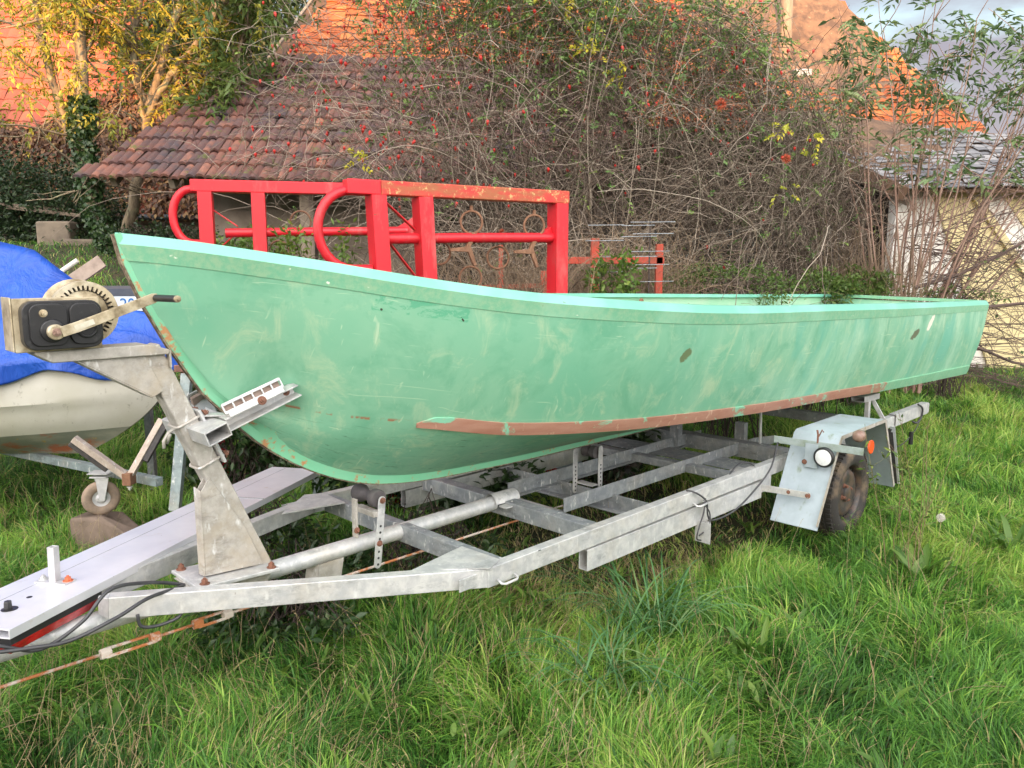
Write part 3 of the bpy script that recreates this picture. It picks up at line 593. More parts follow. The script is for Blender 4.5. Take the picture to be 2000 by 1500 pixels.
# wheels
TYRE = Mat('muddy_tyre', .8).base((.030, .027, .025)); TYRE.over((.17, .125, .08), TYRE.ramp(TYRE.noise(7, (1, 1, 1), 6), .50, .68)); TYRE.bump(TYRE.noise(50), .4, .004); TYRE = TYRE.m
RIM = plain('black_steel_rim', (.05, .05, .05), (.17, .11, .08), 14, .5, .4)
def wheel(tw, sg):
    c = W(4.80, tw, .268); ax = -N if sg < 0 else N
    w = thing('x', '', ''); bpy.data.objects.remove(w)
    Wd = .17; rp = [(.180, -.008), (.186, .0), (.21, .010), (.232, .013), (.256, .008), (.274, -.004), (.286, -.022), (.290, -.05), (.291, -.0775), (.290, -.105), (.286, -.133), (.274, -.150), (.256, -.162), (.232, -.167), (.21, -.165), (.186, -.155), (.180, -.15)]
    mb = MB(); mb.lathe(c, ax, rp, 56)
    for k in range(56):                                        # tread blocks over the shoulders
        a = 2*PI*(k+.5)/56; e_ = A*math.cos(a)+Z*math.sin(a); tg = -A*math.sin(a)+Z*math.cos(a)
        for h_ in (-.018, -.137): mb.box(c+ax*h_+e_*.2865, (.018, .030, .012), (tg, ax, e_))
        for h_ in (-.055, -.0775, -.10): mb.box(c+ax*h_+e_*.291, (.022, .016, .008), (tg, ax, e_))
    ty = mb.build('tyre', TYRE, tr, smooth=True, angle=40)
    mb = MB(); mb.lathe(c, ax, [(.188, -.15), (.178, -.14), (.172, -.12), (.168, -.05), (.172, -.03), (.178, -.012), (.190, -.002), (.193, -.006), (.190, -.012)], 48)
    mb.lathe(c, ax, [(.168, -.06), (.155, -.045), (.14, -.028), (.11, -.022), (.07, -.036), (.05, -.036), (.048, -.02), (.03, -.012), (0, -.012)], 48); rim = mb.build('rim', RIM, tr, smooth=True, angle=50)
    mb = MB()
    for k in range(16): a = 2*PI*k/16; e_ = A*math.cos(a)+Z*math.sin(a); tg = -A*math.sin(a)+Z*math.cos(a); mb.box(c+ax*(-.034)+e_*.147, (.018, .006, .014), (tg, ax, e_))
    mb.build('rim_slot', BLACKPL, rim)
    for k in range(4): a = 2*PI*k/4+.4; MB().bolt(c+ax*-.034+(A*math.cos(a)+Z*math.sin(a))*.05, ax, .011, .018).build('wheel_nut', RUSTBOLT, rim)
wheel(1.835, -1); wheel(2*TC-1.835, 1)
# mudguards, lamps and their brackets
LENS = Mat('clear_ribbed_lens', .15).base((.80, .82, .84)); LENS.bump(LENS.noise(160), .9, .004); LENS = LENS.m
REFR = plain('orange_reflector', (.80, .09, .02), None, rough=.25, bump=0)
MARK = plain('dirty_marker_lens', (.20, .12, .09), (.35, .25, .20), 20, .3)
for sg in (-1, 1):
    T_ = lambda t: TC+(TC-t)*sg if sg > 0 else t
    out, inn = T_(1.765), T_(2.045)
    pl = [(4.17, .20), (4.42, .682), (4.45, .700), (5.08, .705), (5.11, .69), (5.33, .22)]
    mb = MB(); P, th = [], .003
    nr = 1.0
    for i, (s_, z_) in enumerate(pl):
        for t in (out, inn): P.append(W(s_, t, z_))
    P2 = [p-Z*.003+A*(.003 if i < 4 else -.003) for i, p in enumerate(P)]
    mb.grid(P, 6, 2); mb.grid(P2, 6, 2)
    nv = 12
    for i in range(5):
        for k in (0, 1): mb.f.append((2*i+k, 2*i+2+k, nv+2*i+2+k, nv+2*i+k))
    mb.f += [(0, 1, nv+1, nv), (10, 11, nv+11, nv+10)]
    if sg < 0:
        mb.f = [f for f in mb.f]
    o = mb.build('mudguard', MUDG, tr, .0015)
    # folded outer lip
    mb = MB(); lip = [(4.165, .225), (4.43, .690), (5.10, .697), (5.335, .225)]
    for (a, b), (c_, d_) in zip(lip[:-1], lip[1:]): mb.beam(W(a, out, b), W(c_, out, d_), .004, .022)
    mb.build('mudguard_lip', GALVW, tr)
    if sg > 0: continue
    mb = MB(); mb.beam(W(4.28, 2.10, .655), W(4.38, 1.62, .64), .006, .042); mb.build('lamp_bar', plain('mossy_aluminium', (.30, .36, .36), (.20, .25, .20), 16, .6), tr, .002)
    mb = MB(); mb.box(W(4.312, 1.885, .585), (.004, .075, .14), (A, N, Z)); mb.build('lamp_bracket', MUDG, tr, .001)
    lc = W(4.298, 1.805, .592); ax = Vector(-A)
    mb = MB(); mb.lathe(lc, ax, [(0, -.02), (.052, -.02), (.058, -.01), (.058, .008), (.054, .012), (.046, .012)], 36); lamp = mb.build('marker_lamp', BLACKPL, tr, smooth=True, angle=50)
    mb = MB(); mb.lathe(lc, ax, [(.047, .010), (.035, .014), (.015, .016), (0, .0165)], 36); mb.build('lamp_lens', LENS, lamp, smooth=True)
    mb = MB(); mc = W(4.42, 1.67, .715); mb.lathe(mc, ax, [(0, -.04), (.030, -.04), (.034, -.03), (.034, 0), (.030, .004), (.030, .012), (.022, .022), (.010, .026), (0, .026)], 28); mb.build('side_light', MARK, tr, smooth=True, angle=40)
    mb = MB(); rc = W(4.50, 1.628, .648); mb.lathe(rc, -N, [(0, -.004), (.038, -.004), (.040, 0), (.038, .006), (0, .008)], 30); mb.build('reflector', REFR, tr, smooth=True, angle=50)
    mb = MB(); mb.prism([W(4.165, 2.15, .402), W(4.205, 1.83, .400), W(4.205, 1.83, .365), W(4.165, 2.15, .360)], -A*.006); mb.build('mudguard_stay', GALV, tr, .002)
    MB().bolt(W(4.19, 1.95, .383), -A, .012, .008).build('bolt', RUSTBOLT, tr); MB().bolt(W(4.20, 1.845, .381), -A, .012, .008).build('bolt', RUSTBOLT, tr)
    MB().bolt(W(4.305, 1.92, .545), -A, .010, .007).build('bolt', RUSTBOLT, tr)
    mb = MB(); mb.tube([W(4.33, 1.86, .66), W(4.33, 1.86, .71), W(4.335, 1.868, .735)], .006, 6); mb.tube([W(4.33, 1.855, .70), W(4.325, 1.835, .742), W(4.33, 1.828, .728)], .004, 6); mb.build('lashing_hook', RUSTBOLT, tr)
    mb = MB(); mb.beam(W(5.42, 1.92, .60), W(5.50, 1.85, .25), .012, .03, up=A); mb.beam(W(5.40, 2.06, .50), W(5.42, 1.92, .60), .012, .03); mb.prism([W(5.33, 2.05, .60), W(5.34, 1.80, .60), W(5.50, 1.80, .20), W(5.50, 2.05, .20)], A*.006); mb.build('mud_flap', RUBBER, tr, .001)
    mb = MB(); mb.beam(W(5.335, 1.80, .62), W(5.505, 1.80, .20), .006, .03, up=N); mb.build('flap_stay', ALU, tr, .001)
# rear bunk supports
for t in (2.25, 2*TC-2.25):
    mb = MB(); c = W(6.10, t+.02, .665); mb.hollow(W(5.98, t+.03, .668), W(6.28, t+.03, .662), .10, .045, .004); mb.build('rear_support', ALU, tr, .001)
    mb = MB(); mb.beam(W(6.15, t-.02, .64), W(6.08, t-.14, .50), .03, .012, up=A); mb.beam(W(6.10, t, .64), W(6.10, t, .48), .03, .04, up=A); mb.build('support_leg', GALV, tr, .001)
for (s_, t_) in ((4.85, 2.62), (4.60, 2.98)):
    mb = MB(); mb.hollow(W(s_, t_, .42), W(s_, t_, .60), .07, .05, .004, up=A); mb.build('bunk_post', GALVD, tr)
mb = MB(); mb.beam(W(4.80, 2.45, .48), W(4.98, 2.55, .70), .03, .01, up=N); mb.build('bunk_brace', GALV, tr, .001)
mb = MB(); mb.hollow(W(6.25, 2.115, .49), W(6.98, 2.115, .495), .056, .092, .003); mb.build('rail_end_sleeve', GALV, tr, .001)
MB().bolt(W(7.06, 2.125, .50), A, .012, .02).build('end_bolt', RUSTBOLT, tr)
# wiring
def cable(pts, r=.006, name='cable', parent=tr, mat=CABLE, res=8):
    P = [Vector(p) for p in pts]; out = []
    for i in range(len(P)-1):
        p0, p1, p2, p3 = P[max(i-1, 0)], P[i], P[i+1], P[min(i+2, len(P)-1)]
        for k in range(res):
            u = k/res; out.append(.5*((2*p1)+(-p0+p2)*u+(2*p0-5*p1+4*p2-p3)*u*u+(-p0+3*p1-3*p2+p3)*u**3))
    out.append(P[-1]); mb = MB(); mb.tube(out, r, 8)
    return mb.build(name, mat, parent, smooth=True)
cable([W(3.40, 2.13, .52), W(3.43, 2.085, .505), W(3.50, 2.07, .45), W(3.52, 2.07, .37), W(3.58, 2.07, .33), W(3.80, 2.07, .335), W(4.02, 2.06, .42), W(4.14, 2.04, .52), W(4.27, 2.07, .64)], .005, 'lamp_cable')
cable([W(3.80, 2.14, .48), W(3.93, 2.14, .55), W(4.06, 2.14, .545), W(4.14, 2.12, .49), W(4.2, 2.12, .44), W(4.3, 2.13, .42)], .005, 'lamp_cable')
cable([W(3.49, 2.07, .47), W(3.47, 2.065, .40), W(3.44, 2.07, .33), W(3.42, 2.07, .27), W(3.46, 2.07, .25)], .004, 'lamp_cable')
cable([W(3.47, 2.07, .45), W(3.53, 2.065, .38), W(3.51, 2.06, .31), W(3.44, 2.07, .28)], .004, 'lamp_cable')
cable([W(6.7, 2.08, .56), W(6.78, 2.07, .52), W(6.80, 2.08, .44), W(6.70, 2.08, .41), W(6.63, 2.09, .43)], .008, 'tail_cable')
cable([W(6.80, 2.08, .44), W(6.6, 2.06, .36), W(6.3, 2.05, .30), W(5.9, 2.04, .32)], .004, 'tail_cable')
mb = MB(); mb.cyl(W(6.50, 2.05, .37), W(6.50, 2.05, .27), .016, 12); mb.build('tail_plug', BLACKPL, tr)
# black band round the rail
mb = MB(); mb.box(W(2.26, tn, .505), (.014, .053, .003), (A, N, Z)); mb.build('rail_tape', BLACKPL, tr)

# light board lying across the drawbar
lb = thing('lighting_board', 'flat aluminium lighting board with red lamp under its near end, across the drawbar', 'lighting board', W(1.2, 3.1, .58))
p0, p1 = W(.49, 2.585, .600), W(2.262, 3.775, .535)
dl = (p1-p0).normalized(); wl = Z.cross(dl).normalized(); ul = dl.cross(wl).normalized(); BWD, BT, LB = .295, .030, (p1-p0).length
o0 = p0+wl*BWD/2-ul*BT/2
BRD = Mat('board_aluminium', .35, .45).base((.80, .80, .84))
BRD.over((.66, .67, .73), BRD.ramp(BRD.noise(4, (1, 1, 1), 6), .35, .7)).over((.30, .27, .25), BRD.ramp(BRD.noise(55), .73, .78)).over((.55, .48, .40), BRD.ramp(BRD.noise(7, (1, 1, 1), 5, .8), .60, .8)); BRD.roughmap(BRD.noise(12), .28, .5); BRD = BRD.m
mb = MB(); mb.hollow(o0, o0+dl*LB, BWD, BT, .004, up=ul); board = mb.build('board', BRD, lb, .0012)
mb = MB()
for f_ in (.70,): mb.beam(o0+wl*(f_-.5)*BWD+ul*(BT/2+.0002), o0+dl*LB+wl*(f_-.5)*BWD+ul*(BT/2+.0002), .0022, .0006, up=ul)
mb.beam(o0+wl*.08+dl*(LB*.70)+ul*BT/2-wl*.0, o0-wl*(BWD/2)+dl*(LB*.70)+ul*BT/2, .007, .003, up=ul); mb.build('board_seam', GALVD, board)
ob = o0+ul*BT/2
mb = MB(); mb.box(ob+dl*.36+wl*.01+ul*.003, (.055, .12, .005), (dl, wl, ul)); mb.hollow(ob+dl*.36+wl*.012+ul*.004, ob+dl*.36+wl*.012+ul*.125, .026, .026, .0025, up=wl); mb.build('pole_socket', ALU, lb, .001)
MB().bolt(ob+dl*.36+wl*.058+ul*.006, ul, .010, .01).build('bolt', GALV, lb); MB().bolt(ob+dl*.365-wl*.035+ul*.006, ul, .011, .012).build('bolt', plain('orange_rust', (.5, .13, .06), rough=.8, bump=0), lb)
for (a, b, r) in ((.13, -.025, .024), (.225, -.01, .009)): mb = MB(); mb.lathe(ob+dl*a+wl*b+ul*.0006, ul, [(0, 0), (r, 0), (r, .0005)], 24); mb.build('drilled_hole', BLACKPL, lb)
mb = MB(); mb.lathe(ob+dl*.13-wl*.02, ul, [(.013, 0), (.012, .022), (.010, .026), (0, .026)], 6); mb.build('cable_gland', BLACKPL, lb)
REDL = Mat('red_lamp_lens', .12).base((.34, .004, .012)); REDL.over((.60, .01, .02), REDL.ramp(REDL.noise(14), .4, .6)); REDL.b.inputs['Coat Weight'].default_value = .6; REDL.bump(REDL.noise(120), .35, .003); REDL = REDL.m
mb = MB(); mb.box(o0-ul*(BT/2+.012)+dl*.20-wl*.0, (.385, BWD-.01, .022), (dl, wl, ul)); bs = mb.build('lamp_base', BLACKPL, lb, .002)
mb = MB(); b0 = o0-ul*(BT/2+.0235)+dl*.20
mb.add([b0+dl*a*.190+wl*b*(BWD/2-.008)-ul*0 for a in (-1, 1) for b in (-1, 1)]+[b0+dl*a*.178+wl*b*(BWD/2-.022)-ul*.034 for a in (-1, 1) for b in (-1, 1)], [(0, 1, 3, 2), (4, 6, 7, 5), (0, 4, 5, 1), (2, 3, 7, 6), (0, 2, 6, 4), (1, 5, 7, 3)])
mb.build('rear_lamp', REDL, lb, .003)
# the loose black cable
cb = [W(0.396, 2.620, 0.582), W(0.466, 2.600, 0.553), W(0.569, 2.600, 0.506), W(0.683, 2.585, 0.560), W(0.776, 2.600, 0.633), W(0.916, 2.660, 0.598), W(1.032, 2.690, 0.549), W(1.018, 2.655, 0.554), W(0.885, 2.580, 0.578), W(0.777, 2.550, 0.557), W(0.644, 2.560, 0.523), W(0.537, 2.570, 0.532), W(0.390, 2.600, 0.552)]
o = cable(cb, .0062, 'lamp_lead', None, CABLE, 12); tag(o, 'loose black cable looped over the nose of the trailer drawbar', 'cable')
o = cable([W(.86, 2.62, .515), W(.87, 2.62, .47), W(.93, 2.62, .455), W(.99, 2.60, .475), W(1.0, 2.62, .51)], .006, 'cable_loop', tr)

# ------------------------------------------------------------------ the green boat
def herm(xs, ys, x):
    xs, ys = np.array(xs, float), np.array(ys, float); h = np.diff(xs); dl_ = np.diff(ys)/h; m = np.zeros(len(xs))
    m[1:-1] = np.where(dl_[1:]*dl_[:-1] > 0, 2*dl_[1:]*dl_[:-1]/np.where(np.abs(dl_[1:]+dl_[:-1]) < 1e-9, 1, dl_[1:]+dl_[:-1]), 0); m[0], m[-1] = dl_[0], dl_[-1]
    x = np.clip(x, xs[0], xs[-1]); i = np.clip(np.searchsorted(xs, x)-1, 0, len(xs)-2); t = (x-xs[i])/h[i]
    return ys[i]*(1+2*t)*(1-t)**2+m[i]*h[i]*t*(1-t)**2+ys[i+1]*t*t*(3-2*t)+m[i+1]*h[i]*t*t*(t-1)
SH = np.array([(.930, .012, 1.766), (.97, .045, 1.762), (1.048, .1, 1.752), (1.155, .17, 1.736), (1.295, .25, 1.712), (1.477, .34, 1.681), (1.693, .43, 1.642), (1.915, .51, 1.605), (2.177, .6, 1.567), (2.411, .66, 1.541), (2.672, .72, 1.518), (2.981, .77, 1.494), (3.37, .8, 1.47), (3.847, .82, 1.451), (4.467, .82, 1.435), (5.261, .81, 1.413), (6.305, .79, 1.385), (8.312, .74, 1.34)])
CH = np.array([(1.30, .015, 1.122), (1.456, .055, 1.110), (1.54, .12, 1.09), (1.672, .2, 1.057), (1.933, .3, 1.019), (2.357, .42, .943), (2.925, .54, .895), (3.294, .58, .872), (3.721, .62, .853), (4.272, .635, .826), (4.96, .64, .798), (6.129, .64, .742), (8.161, .64, .672)])
KE = np.array([(1.30, 1.122), (1.329, 1.087), (1.47, .965), (1.625, .865), (1.793, .79), (1.95, .746), (2.177, .716), (2.43, .703), (3.0, .690), (4.5, .685), (6.2, .672), (8.2, .650)])
ST = np.array([(.930, 1.766), (.949, 1.677), (1.005, 1.54), (1.082, 1.395), (1.199, 1.219), (1.30, 1.122)])
nU = 110; u = np.linspace(0, 1, nU)
sC = 1.30+6.861*u**1.7; sS = sC-.37*(1-u)**5+.151*u**4
def heel(t, z): return z+np.maximum(0, t-TC)*.036
def hull_side(sg, inset=0., keelback=0.):
    ch, cz = herm(CH[:, 0], CH[:, 1], sC), herm(CH[:, 0], CH[:, 2], sC); sh, sz = herm(SH[:, 0], SH[:, 1], sS), herm(SH[:, 0], SH[:, 2], sS)
    kz = herm(KE[:, 0], KE[:, 1], sC); rows = []; uvs = []
    nv = 14
    for j in range(nv+1):
        v = j/nv; S = sS+(sC-sS)*v; H = sh+(ch-sh)*v; Zv = sz+(cz-sz)*v
        stz = 1.766+(1.122-1.766)*v; ssx = np.interp(-stz, -ST[:, 1], ST[:, 0])      # follow the curved stem at the bow
        S = S+(ssx-(.930+.37*v))*np.exp(-u*9)
        H = H+.03*np.sin(PI*v)*smooth(u*4)                                           # slight fullness
        rows.append((S, np.maximum(H-inset, .002), Zv)); uvs.append((S, Zv, v))
    for j in range(1, 11):
        v = j/10; H = ch*(1-v)+.012*v; Zv = cz+(kz-cz)*v+np.sin(PI*v)*.025*(1-smooth((sC-1.6)/1.6)); S = sC+0*v
        H = H+np.sin(PI*v)*.045*(1-smooth((sC-1.6)/1.8))
        rows.append((S, np.maximum(H-inset, .002), Zv+inset)); uvs.append((S, Zv, 1+v))
    S_, H_, Z_ = (np.array([r[k] for r in rows]) for k in range(3)); wgt = (1-smooth((sC-1.75)/.55))[None]
    for it in range(9):                                                              # the chine melts away towards the forefoot
        for M_ in (S_, H_, Z_): M_[1:-1] += .5*wgt*((M_[:-2]+M_[2:])/2-M_[1:-1])
    rows = [(S_[j], H_[j], Z_[j]) for j in range(len(rows))]
    Pm, UV = [], []
    for i in range(nU):
        for j, (S, H, Zv) in enumerate(rows):
            t = TC+sg*H[i]; Pm.append(W(S[i], t, float(heel(t, Zv[i])))); UV.append((S[i], uvs[j][2]))
    return Pm, UV, nU, len(rows)
boat = thing('green_boat', 'long faded green wooden open boat resting on the galvanised trailer', 'boat', W(4.5, TC, .66))
# paint
g = Mat('faded_green_paint', .52)
uvx = g.n.new('ShaderNodeUVMap'); sep = g.n.new('ShaderNodeSeparateXYZ'); g.l(uvx.outputs[0], sep.inputs[0]); uS, uV = sep.outputs[0], sep.outputs[1]
g.base((.165, .43, .285))
g.over((.235, .475, .32), g.ramp(g.noise(1.6, (1, 1, 1), 5, .6), .38, .66))
g.over((.13, .375, .24), g.ramp(g.noise(3.2, (1, 1, 1), 6, .65, dist=.5), .50, .66))
g.over((.42, .56, .37), g.math('MULTIPLY', g.ramp(g.noise(7, (1, 1, .6), 7, .72, dist=.8), .52, .70), .75))
stk = g.math('MULTIPLY', g.ramp(g.noise(3.6, (1, .22, 1), 6, .7, 'UV', .3), .46, .66), g.ramp(uS, 2.6, 4.5))
g.over((.42, .64, .48), g.math('MULTIPLY', stk, .6))
g.over((.14, .43, .32), g.math('MULTIPLY', g.math('MULTIPLY', g.ramp(g.noise(2.6, (1, .25, 1), 5, .6, 'UV', .4), .55, .62), g.ramp(uS, 3.0, 4.5)), .8))
def band(lo, hi, soft, src): return g.math('MULTIPLY', g.ramp(src, lo-soft, lo+soft), g.ramp(src, hi-soft, hi+soft, True))
# scratches
def scr(sc_, scale, lo, hi): return g.ramp(g.noise(sc_, scale, 2, .5, 'UV', 1.2), lo, hi)
g.over((.46, .62, .44), g.math('MULTIPLY', g.math('MULTIPLY', scr(26, (1, .16, 1), .69, .73), g.ramp(g.noise(2.1), .42, .52)), .6))
g.over((.46, .62, .44), g.math('MULTIPLY', g.math('MULTIPLY', scr(30, (.14, 1.3, 1), .675, .715), g.ramp(g.noise(1.7), .40, .50)), .5))
# faded patch where a plate used to be, two knocked spots and a chip
jn = g.noise(16, (1, 1, 1), 4, .6, 'UV'); jm = g.math('MULTIPLY', g.math('SUBTRACT', jn, .5), .03)
pm = g.math('MULTIPLY', band(1.665, 2.02, .002, g.math('ADD', uS, jm)), band(.125, .245, .004, uV))
g.over((.085, .36, .215), g.math('MULTIPLY', g.math('MULTIPLY', pm, g.ramp(g.noise(7, (1, 1.6, 1), 6, .75, 'UV', 1.6), .50, .56)), .8))
def spot(s0, v0, rs, rv, c, sk=0.):
    a = g.math('SUBTRACT', g.math('ADD', uS, g.math('MULTIPLY', jm, 1.2)), s0); b = g.math('SUBTRACT', g.math('ADD', uV, g.math('MULTIPLY', jm, 2.5)), v0)
    a = g.math('ADD', a, g.math('MULTIPLY', b, sk)); a = g.math('DIVIDE', a, rs); b = g.math('DIVIDE', b, rv)
    d2 = g.math('ADD', g.math('MULTIPLY', a, a), g.math('MULTIPLY', b, b)); g.over(c, g.ramp(d2, .8, 1.1, True))
spot(3.22, .40, .035, .055, (.13, .18, .09), .3); spot(6.3, .36, .07, .065, (.13, .15, .09), .8); spot(6.62, .23, .05, .10, (.72, .70, .60), .5)
spot(1.70, .235, .005, .007, (.03, .03, .02)); spot(1.66, .11, .005, .007, (.03, .03, .02)); spot(2.00, .23, .004, .006, (.03, .03, .02))
# wear along the chine and keel
g.over((.33, .15, .08), g.math('MULTIPLY', g.math('MULTIPLY', band(.985, 1.012, .008, uV), g.ramp(g.noise(13, (1, .3, 1), 3, .6, 'UV'), .52, .58)), g.ramp(uS, 1.95, 2.0, True)))
g.over((.27, .26, .15), g.math('MULTIPLY', g.math('MULTIPLY', g.ramp(uV, 1.0, 1.25), g.ramp(uS, 2.6, 3.4)), g.ramp(g.noise(3, (1, 1, 1), 6, .7), .30, .60)))
g.over((.05, .16, .10), g.math('MULTIPLY', g.math('MULTIPLY', g.ramp(uV, 1.05, 1.2), g.ramp(g.noise(9, (1, 4, 1), 4, .6, 'UV', 1.), .60, .68)), .8))
g.roughmap(g.noise(8), .38, .62); g.bump(g.noise(14), .12, .004); GREEN = g.m
mb = MB()
for sg in (-1, 1):
    P, UV, a, b = hull_side(sg)
    for i in range(nU):                                     # the planking stops just under the gunwale's chamfer
        dzr = P[i*25].z-P[i*25+1].z; P[i*25] = P[i*25].lerp(P[i*25+1], min(.95, .037/max(dzr, .01)))
    mb.grid(P, a, b, UV)
nr = 25
tz = [mb.v[(nU-1)*nr+j] for j in range(nr)]; tz2 = [mb.v[nU*nr+(nU-1)*nr+j] for j in range(nr)]
n0 = len(mb.v); mb.v += tz+tz2; mb.uv += [(8.2, .5)]*(2*nr)
mb.f += [(n0+j, n0+j+1, n0+nr+j+1, n0+nr+j) for j in range(nr-1)]
hull = mb.build('hull', GREEN, boat, smooth=True, angle=62)
# inner skin
INN = Mat('pale_green_inside', .6).base((.26, .50, .33)); INN.over((.36, .52, .38), INN.ramp(INN.noise(4), .4, .7)); INN = INN.m
mb = MB()
for sg in (-1, 1):
    P, UV, a, b = hull_side(sg, .028); mb.grid(P, a, b)
mb.build('inner_skin', INN, boat, smooth=True, angle=45)
# gunwale, one ribbon round each side
GUN = Mat('green_gunwale_paint', .6).base((.15, .40, .25)); GUN.over((.24, .43, .27), GUN.ramp(GUN.noise(34, (1, 1, 1), 5, .8), .42, .60)).over((.26, .52, .36), GUN.ramp(GUN.noise(3), .5, .8)).over((.75, .77, .68), GUN.math('MULTIPLY', GUN.ramp(GUN.noise(11, (1, 1, 2), 5), .70, .73), .9)).over((.14, .13, .08), GUN.ramp(GUN.noise(34), .76, .80)); GUN.bump(GUN.noise(50), .15, .002); GUN = GUN.m
CAP = Mat('sky_tinted_gunwale_top', .4).base((.165, .47, .36)); CAP.over((.22, .52, .43), CAP.ramp(CAP.noise(3), .45, .65)).over((.78, .80, .72), CAP.ramp(CAP.noise(9, (1, 1, 2), 6, .7), .68, .71)).over((.12, .13, .08), CAP.ramp(CAP.noise(24), .74, .77)); CAP = CAP.m  # lighter, bluer base puts the sky's reflection into the colour; chips are wear
sh, sz = herm(SH[:, 0], SH[:, 1], sS), herm(SH[:, 0], SH[:, 2], sS)
prof = [(-.004, -.090), (.003, -.088), (.004, -.034), (-.020, .003), (-.055, .005), (-.058, -.022), (-.03, -.03)]
cz_ = herm(CH[:, 0], CH[:, 2], sC); HS = {q_: hull_side(q_)[0] for q_ in (-1, 1)}
for sg in (-1, 1):
    P = []
    for i in range(nU):
        fl = .09*u[i]*0
        for (a, b) in prof:
            if a > -.01:                                   # the outer band lies on the planking
                q = min(-b/max(sz[i]-cz_[i], .2), 1)*14; j0 = int(q); pA, pB = HS[sg][i*25+j0], HS[sg][i*25+j0+1]; P.append(pA+(pB-pA)*(q-j0)+N*sg*a-(A*a if i < 3 else A*0)); continue
            h = max(sh[i]+a+(-b)*-.02, .001 if a < 0 else .004+a); t = TC+sg*h; P.append(W(sS[i]+(.018 if False else 0)-(.012*b/-.088 if i == 0 else 0), t, float(heel(t, sz[i]))+b))
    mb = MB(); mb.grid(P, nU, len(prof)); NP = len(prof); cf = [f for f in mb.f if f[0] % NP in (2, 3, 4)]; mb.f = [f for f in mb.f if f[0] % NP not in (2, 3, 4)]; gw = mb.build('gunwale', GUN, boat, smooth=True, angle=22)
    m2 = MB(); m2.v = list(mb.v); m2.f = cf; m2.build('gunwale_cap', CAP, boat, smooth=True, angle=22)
mb = MB()                                                    # breasthook closing the bow
idx = [i for i in range(nU) if sS[i] < 1.22]
P = []
for i in idx:
    for sg in (-1, 1): P.append(W(sS[i], TC+sg*max(sh[i]-.02, .004), sz[i]-.006))
mb.grid(P, len(idx), 2); mb.build('breasthook', GUN, boat)
mb = MB(); e0 = nU-1; tn_, tf_ = TC-sh[e0]+.03, TC+sh[e0]-.03
mb.beam(W(sS[e0]-.01, tn_, sz[e0]-.01), W(sS[e0]-.01, tf_, float(heel(tf_, sz[e0]))-.01), .05, .03); mb.build('transom_cap', GUN, boat, .003)
# stem and keel band
kp = [(a, b) for a, b in ST[:-1]]+[(a, b) for a, b in zip(np.linspace(1.30, 8.15, 140)**1.0, herm(KE[:, 0], KE[:, 1], np.linspace(1.30, 8.15, 140)))]
ks = np.array(kp); dd = np.gradient(ks, axis=0); dd /= np.linalg.norm(dd, axis=1)[:, None]; nn2 = np.stack([dd[:, 1], -dd[:, 0]], 1)    # outward (forward/down)
KM = Mat('worn_keel_paint', .55).base((.20, .51, .32)); KM.over((.17, .50, .30), KM.ramp(KM.noise(6), .4, .7)).over((.45, .22, .10), KM.ramp(KM.noise(13, (1, 1, 1), 6, .75), .565, .62)).over((.35, .42, .25), KM.ramp(KM.noise(22), .64, .72)); KM = KM.m
P = []; dep = .030
for i in range(len(ks)):
    s_, z_ = ks[i]; wdt = .016+.006*math.sin(min(i/30, 1)*PI); g_ = float(smooth(np.array((s_-.95)/.5))); dpt = .006+.022*g_*(1-.4*float(smooth(np.array((s_-3)/3))))
    up = .014+.062*float(smooth(np.array((s_-1.25)/.4)))
    for (hh, e_) in ((-wdt-.030*g_, -up), (-wdt, -.004), (-wdt*.8, dpt), (wdt*.8, dpt), (wdt, -.004), (wdt+.030*g_, -up)):
        P.append(W(s_+nn2[i, 0]*e_, TC+hh, z_+nn2[i, 1]*e_))
mb = MB(); mb.grid(P, len(ks), 6); keel = mb.build('keel', KM, boat, smooth=True, angle=40)
SE = plain('bare_keel_edge', (.10, .06, .04), (.35, .30, .20), 40, .9); P = []
for i in range(len(ks)):
    s_, z_ = ks[i]; g_ = float(smooth(np.array((s_-.95)/.5))); dpt = .0065+.022*g_*(1-.4*float(smooth(np.array((s_-3)/3))))
    wdt = .012
    for hh, e_ in ((-wdt, dpt), (-wdt, dpt+.005), (wdt, dpt+.005), (wdt, dpt)): P.append(W(s_+nn2[i, 0]*e_, TC+hh, z_+nn2[i, 1]*e_))
mb = MB(); mb.grid(P, len(ks), 4); mb.build('keel_shoe', SE, keel)
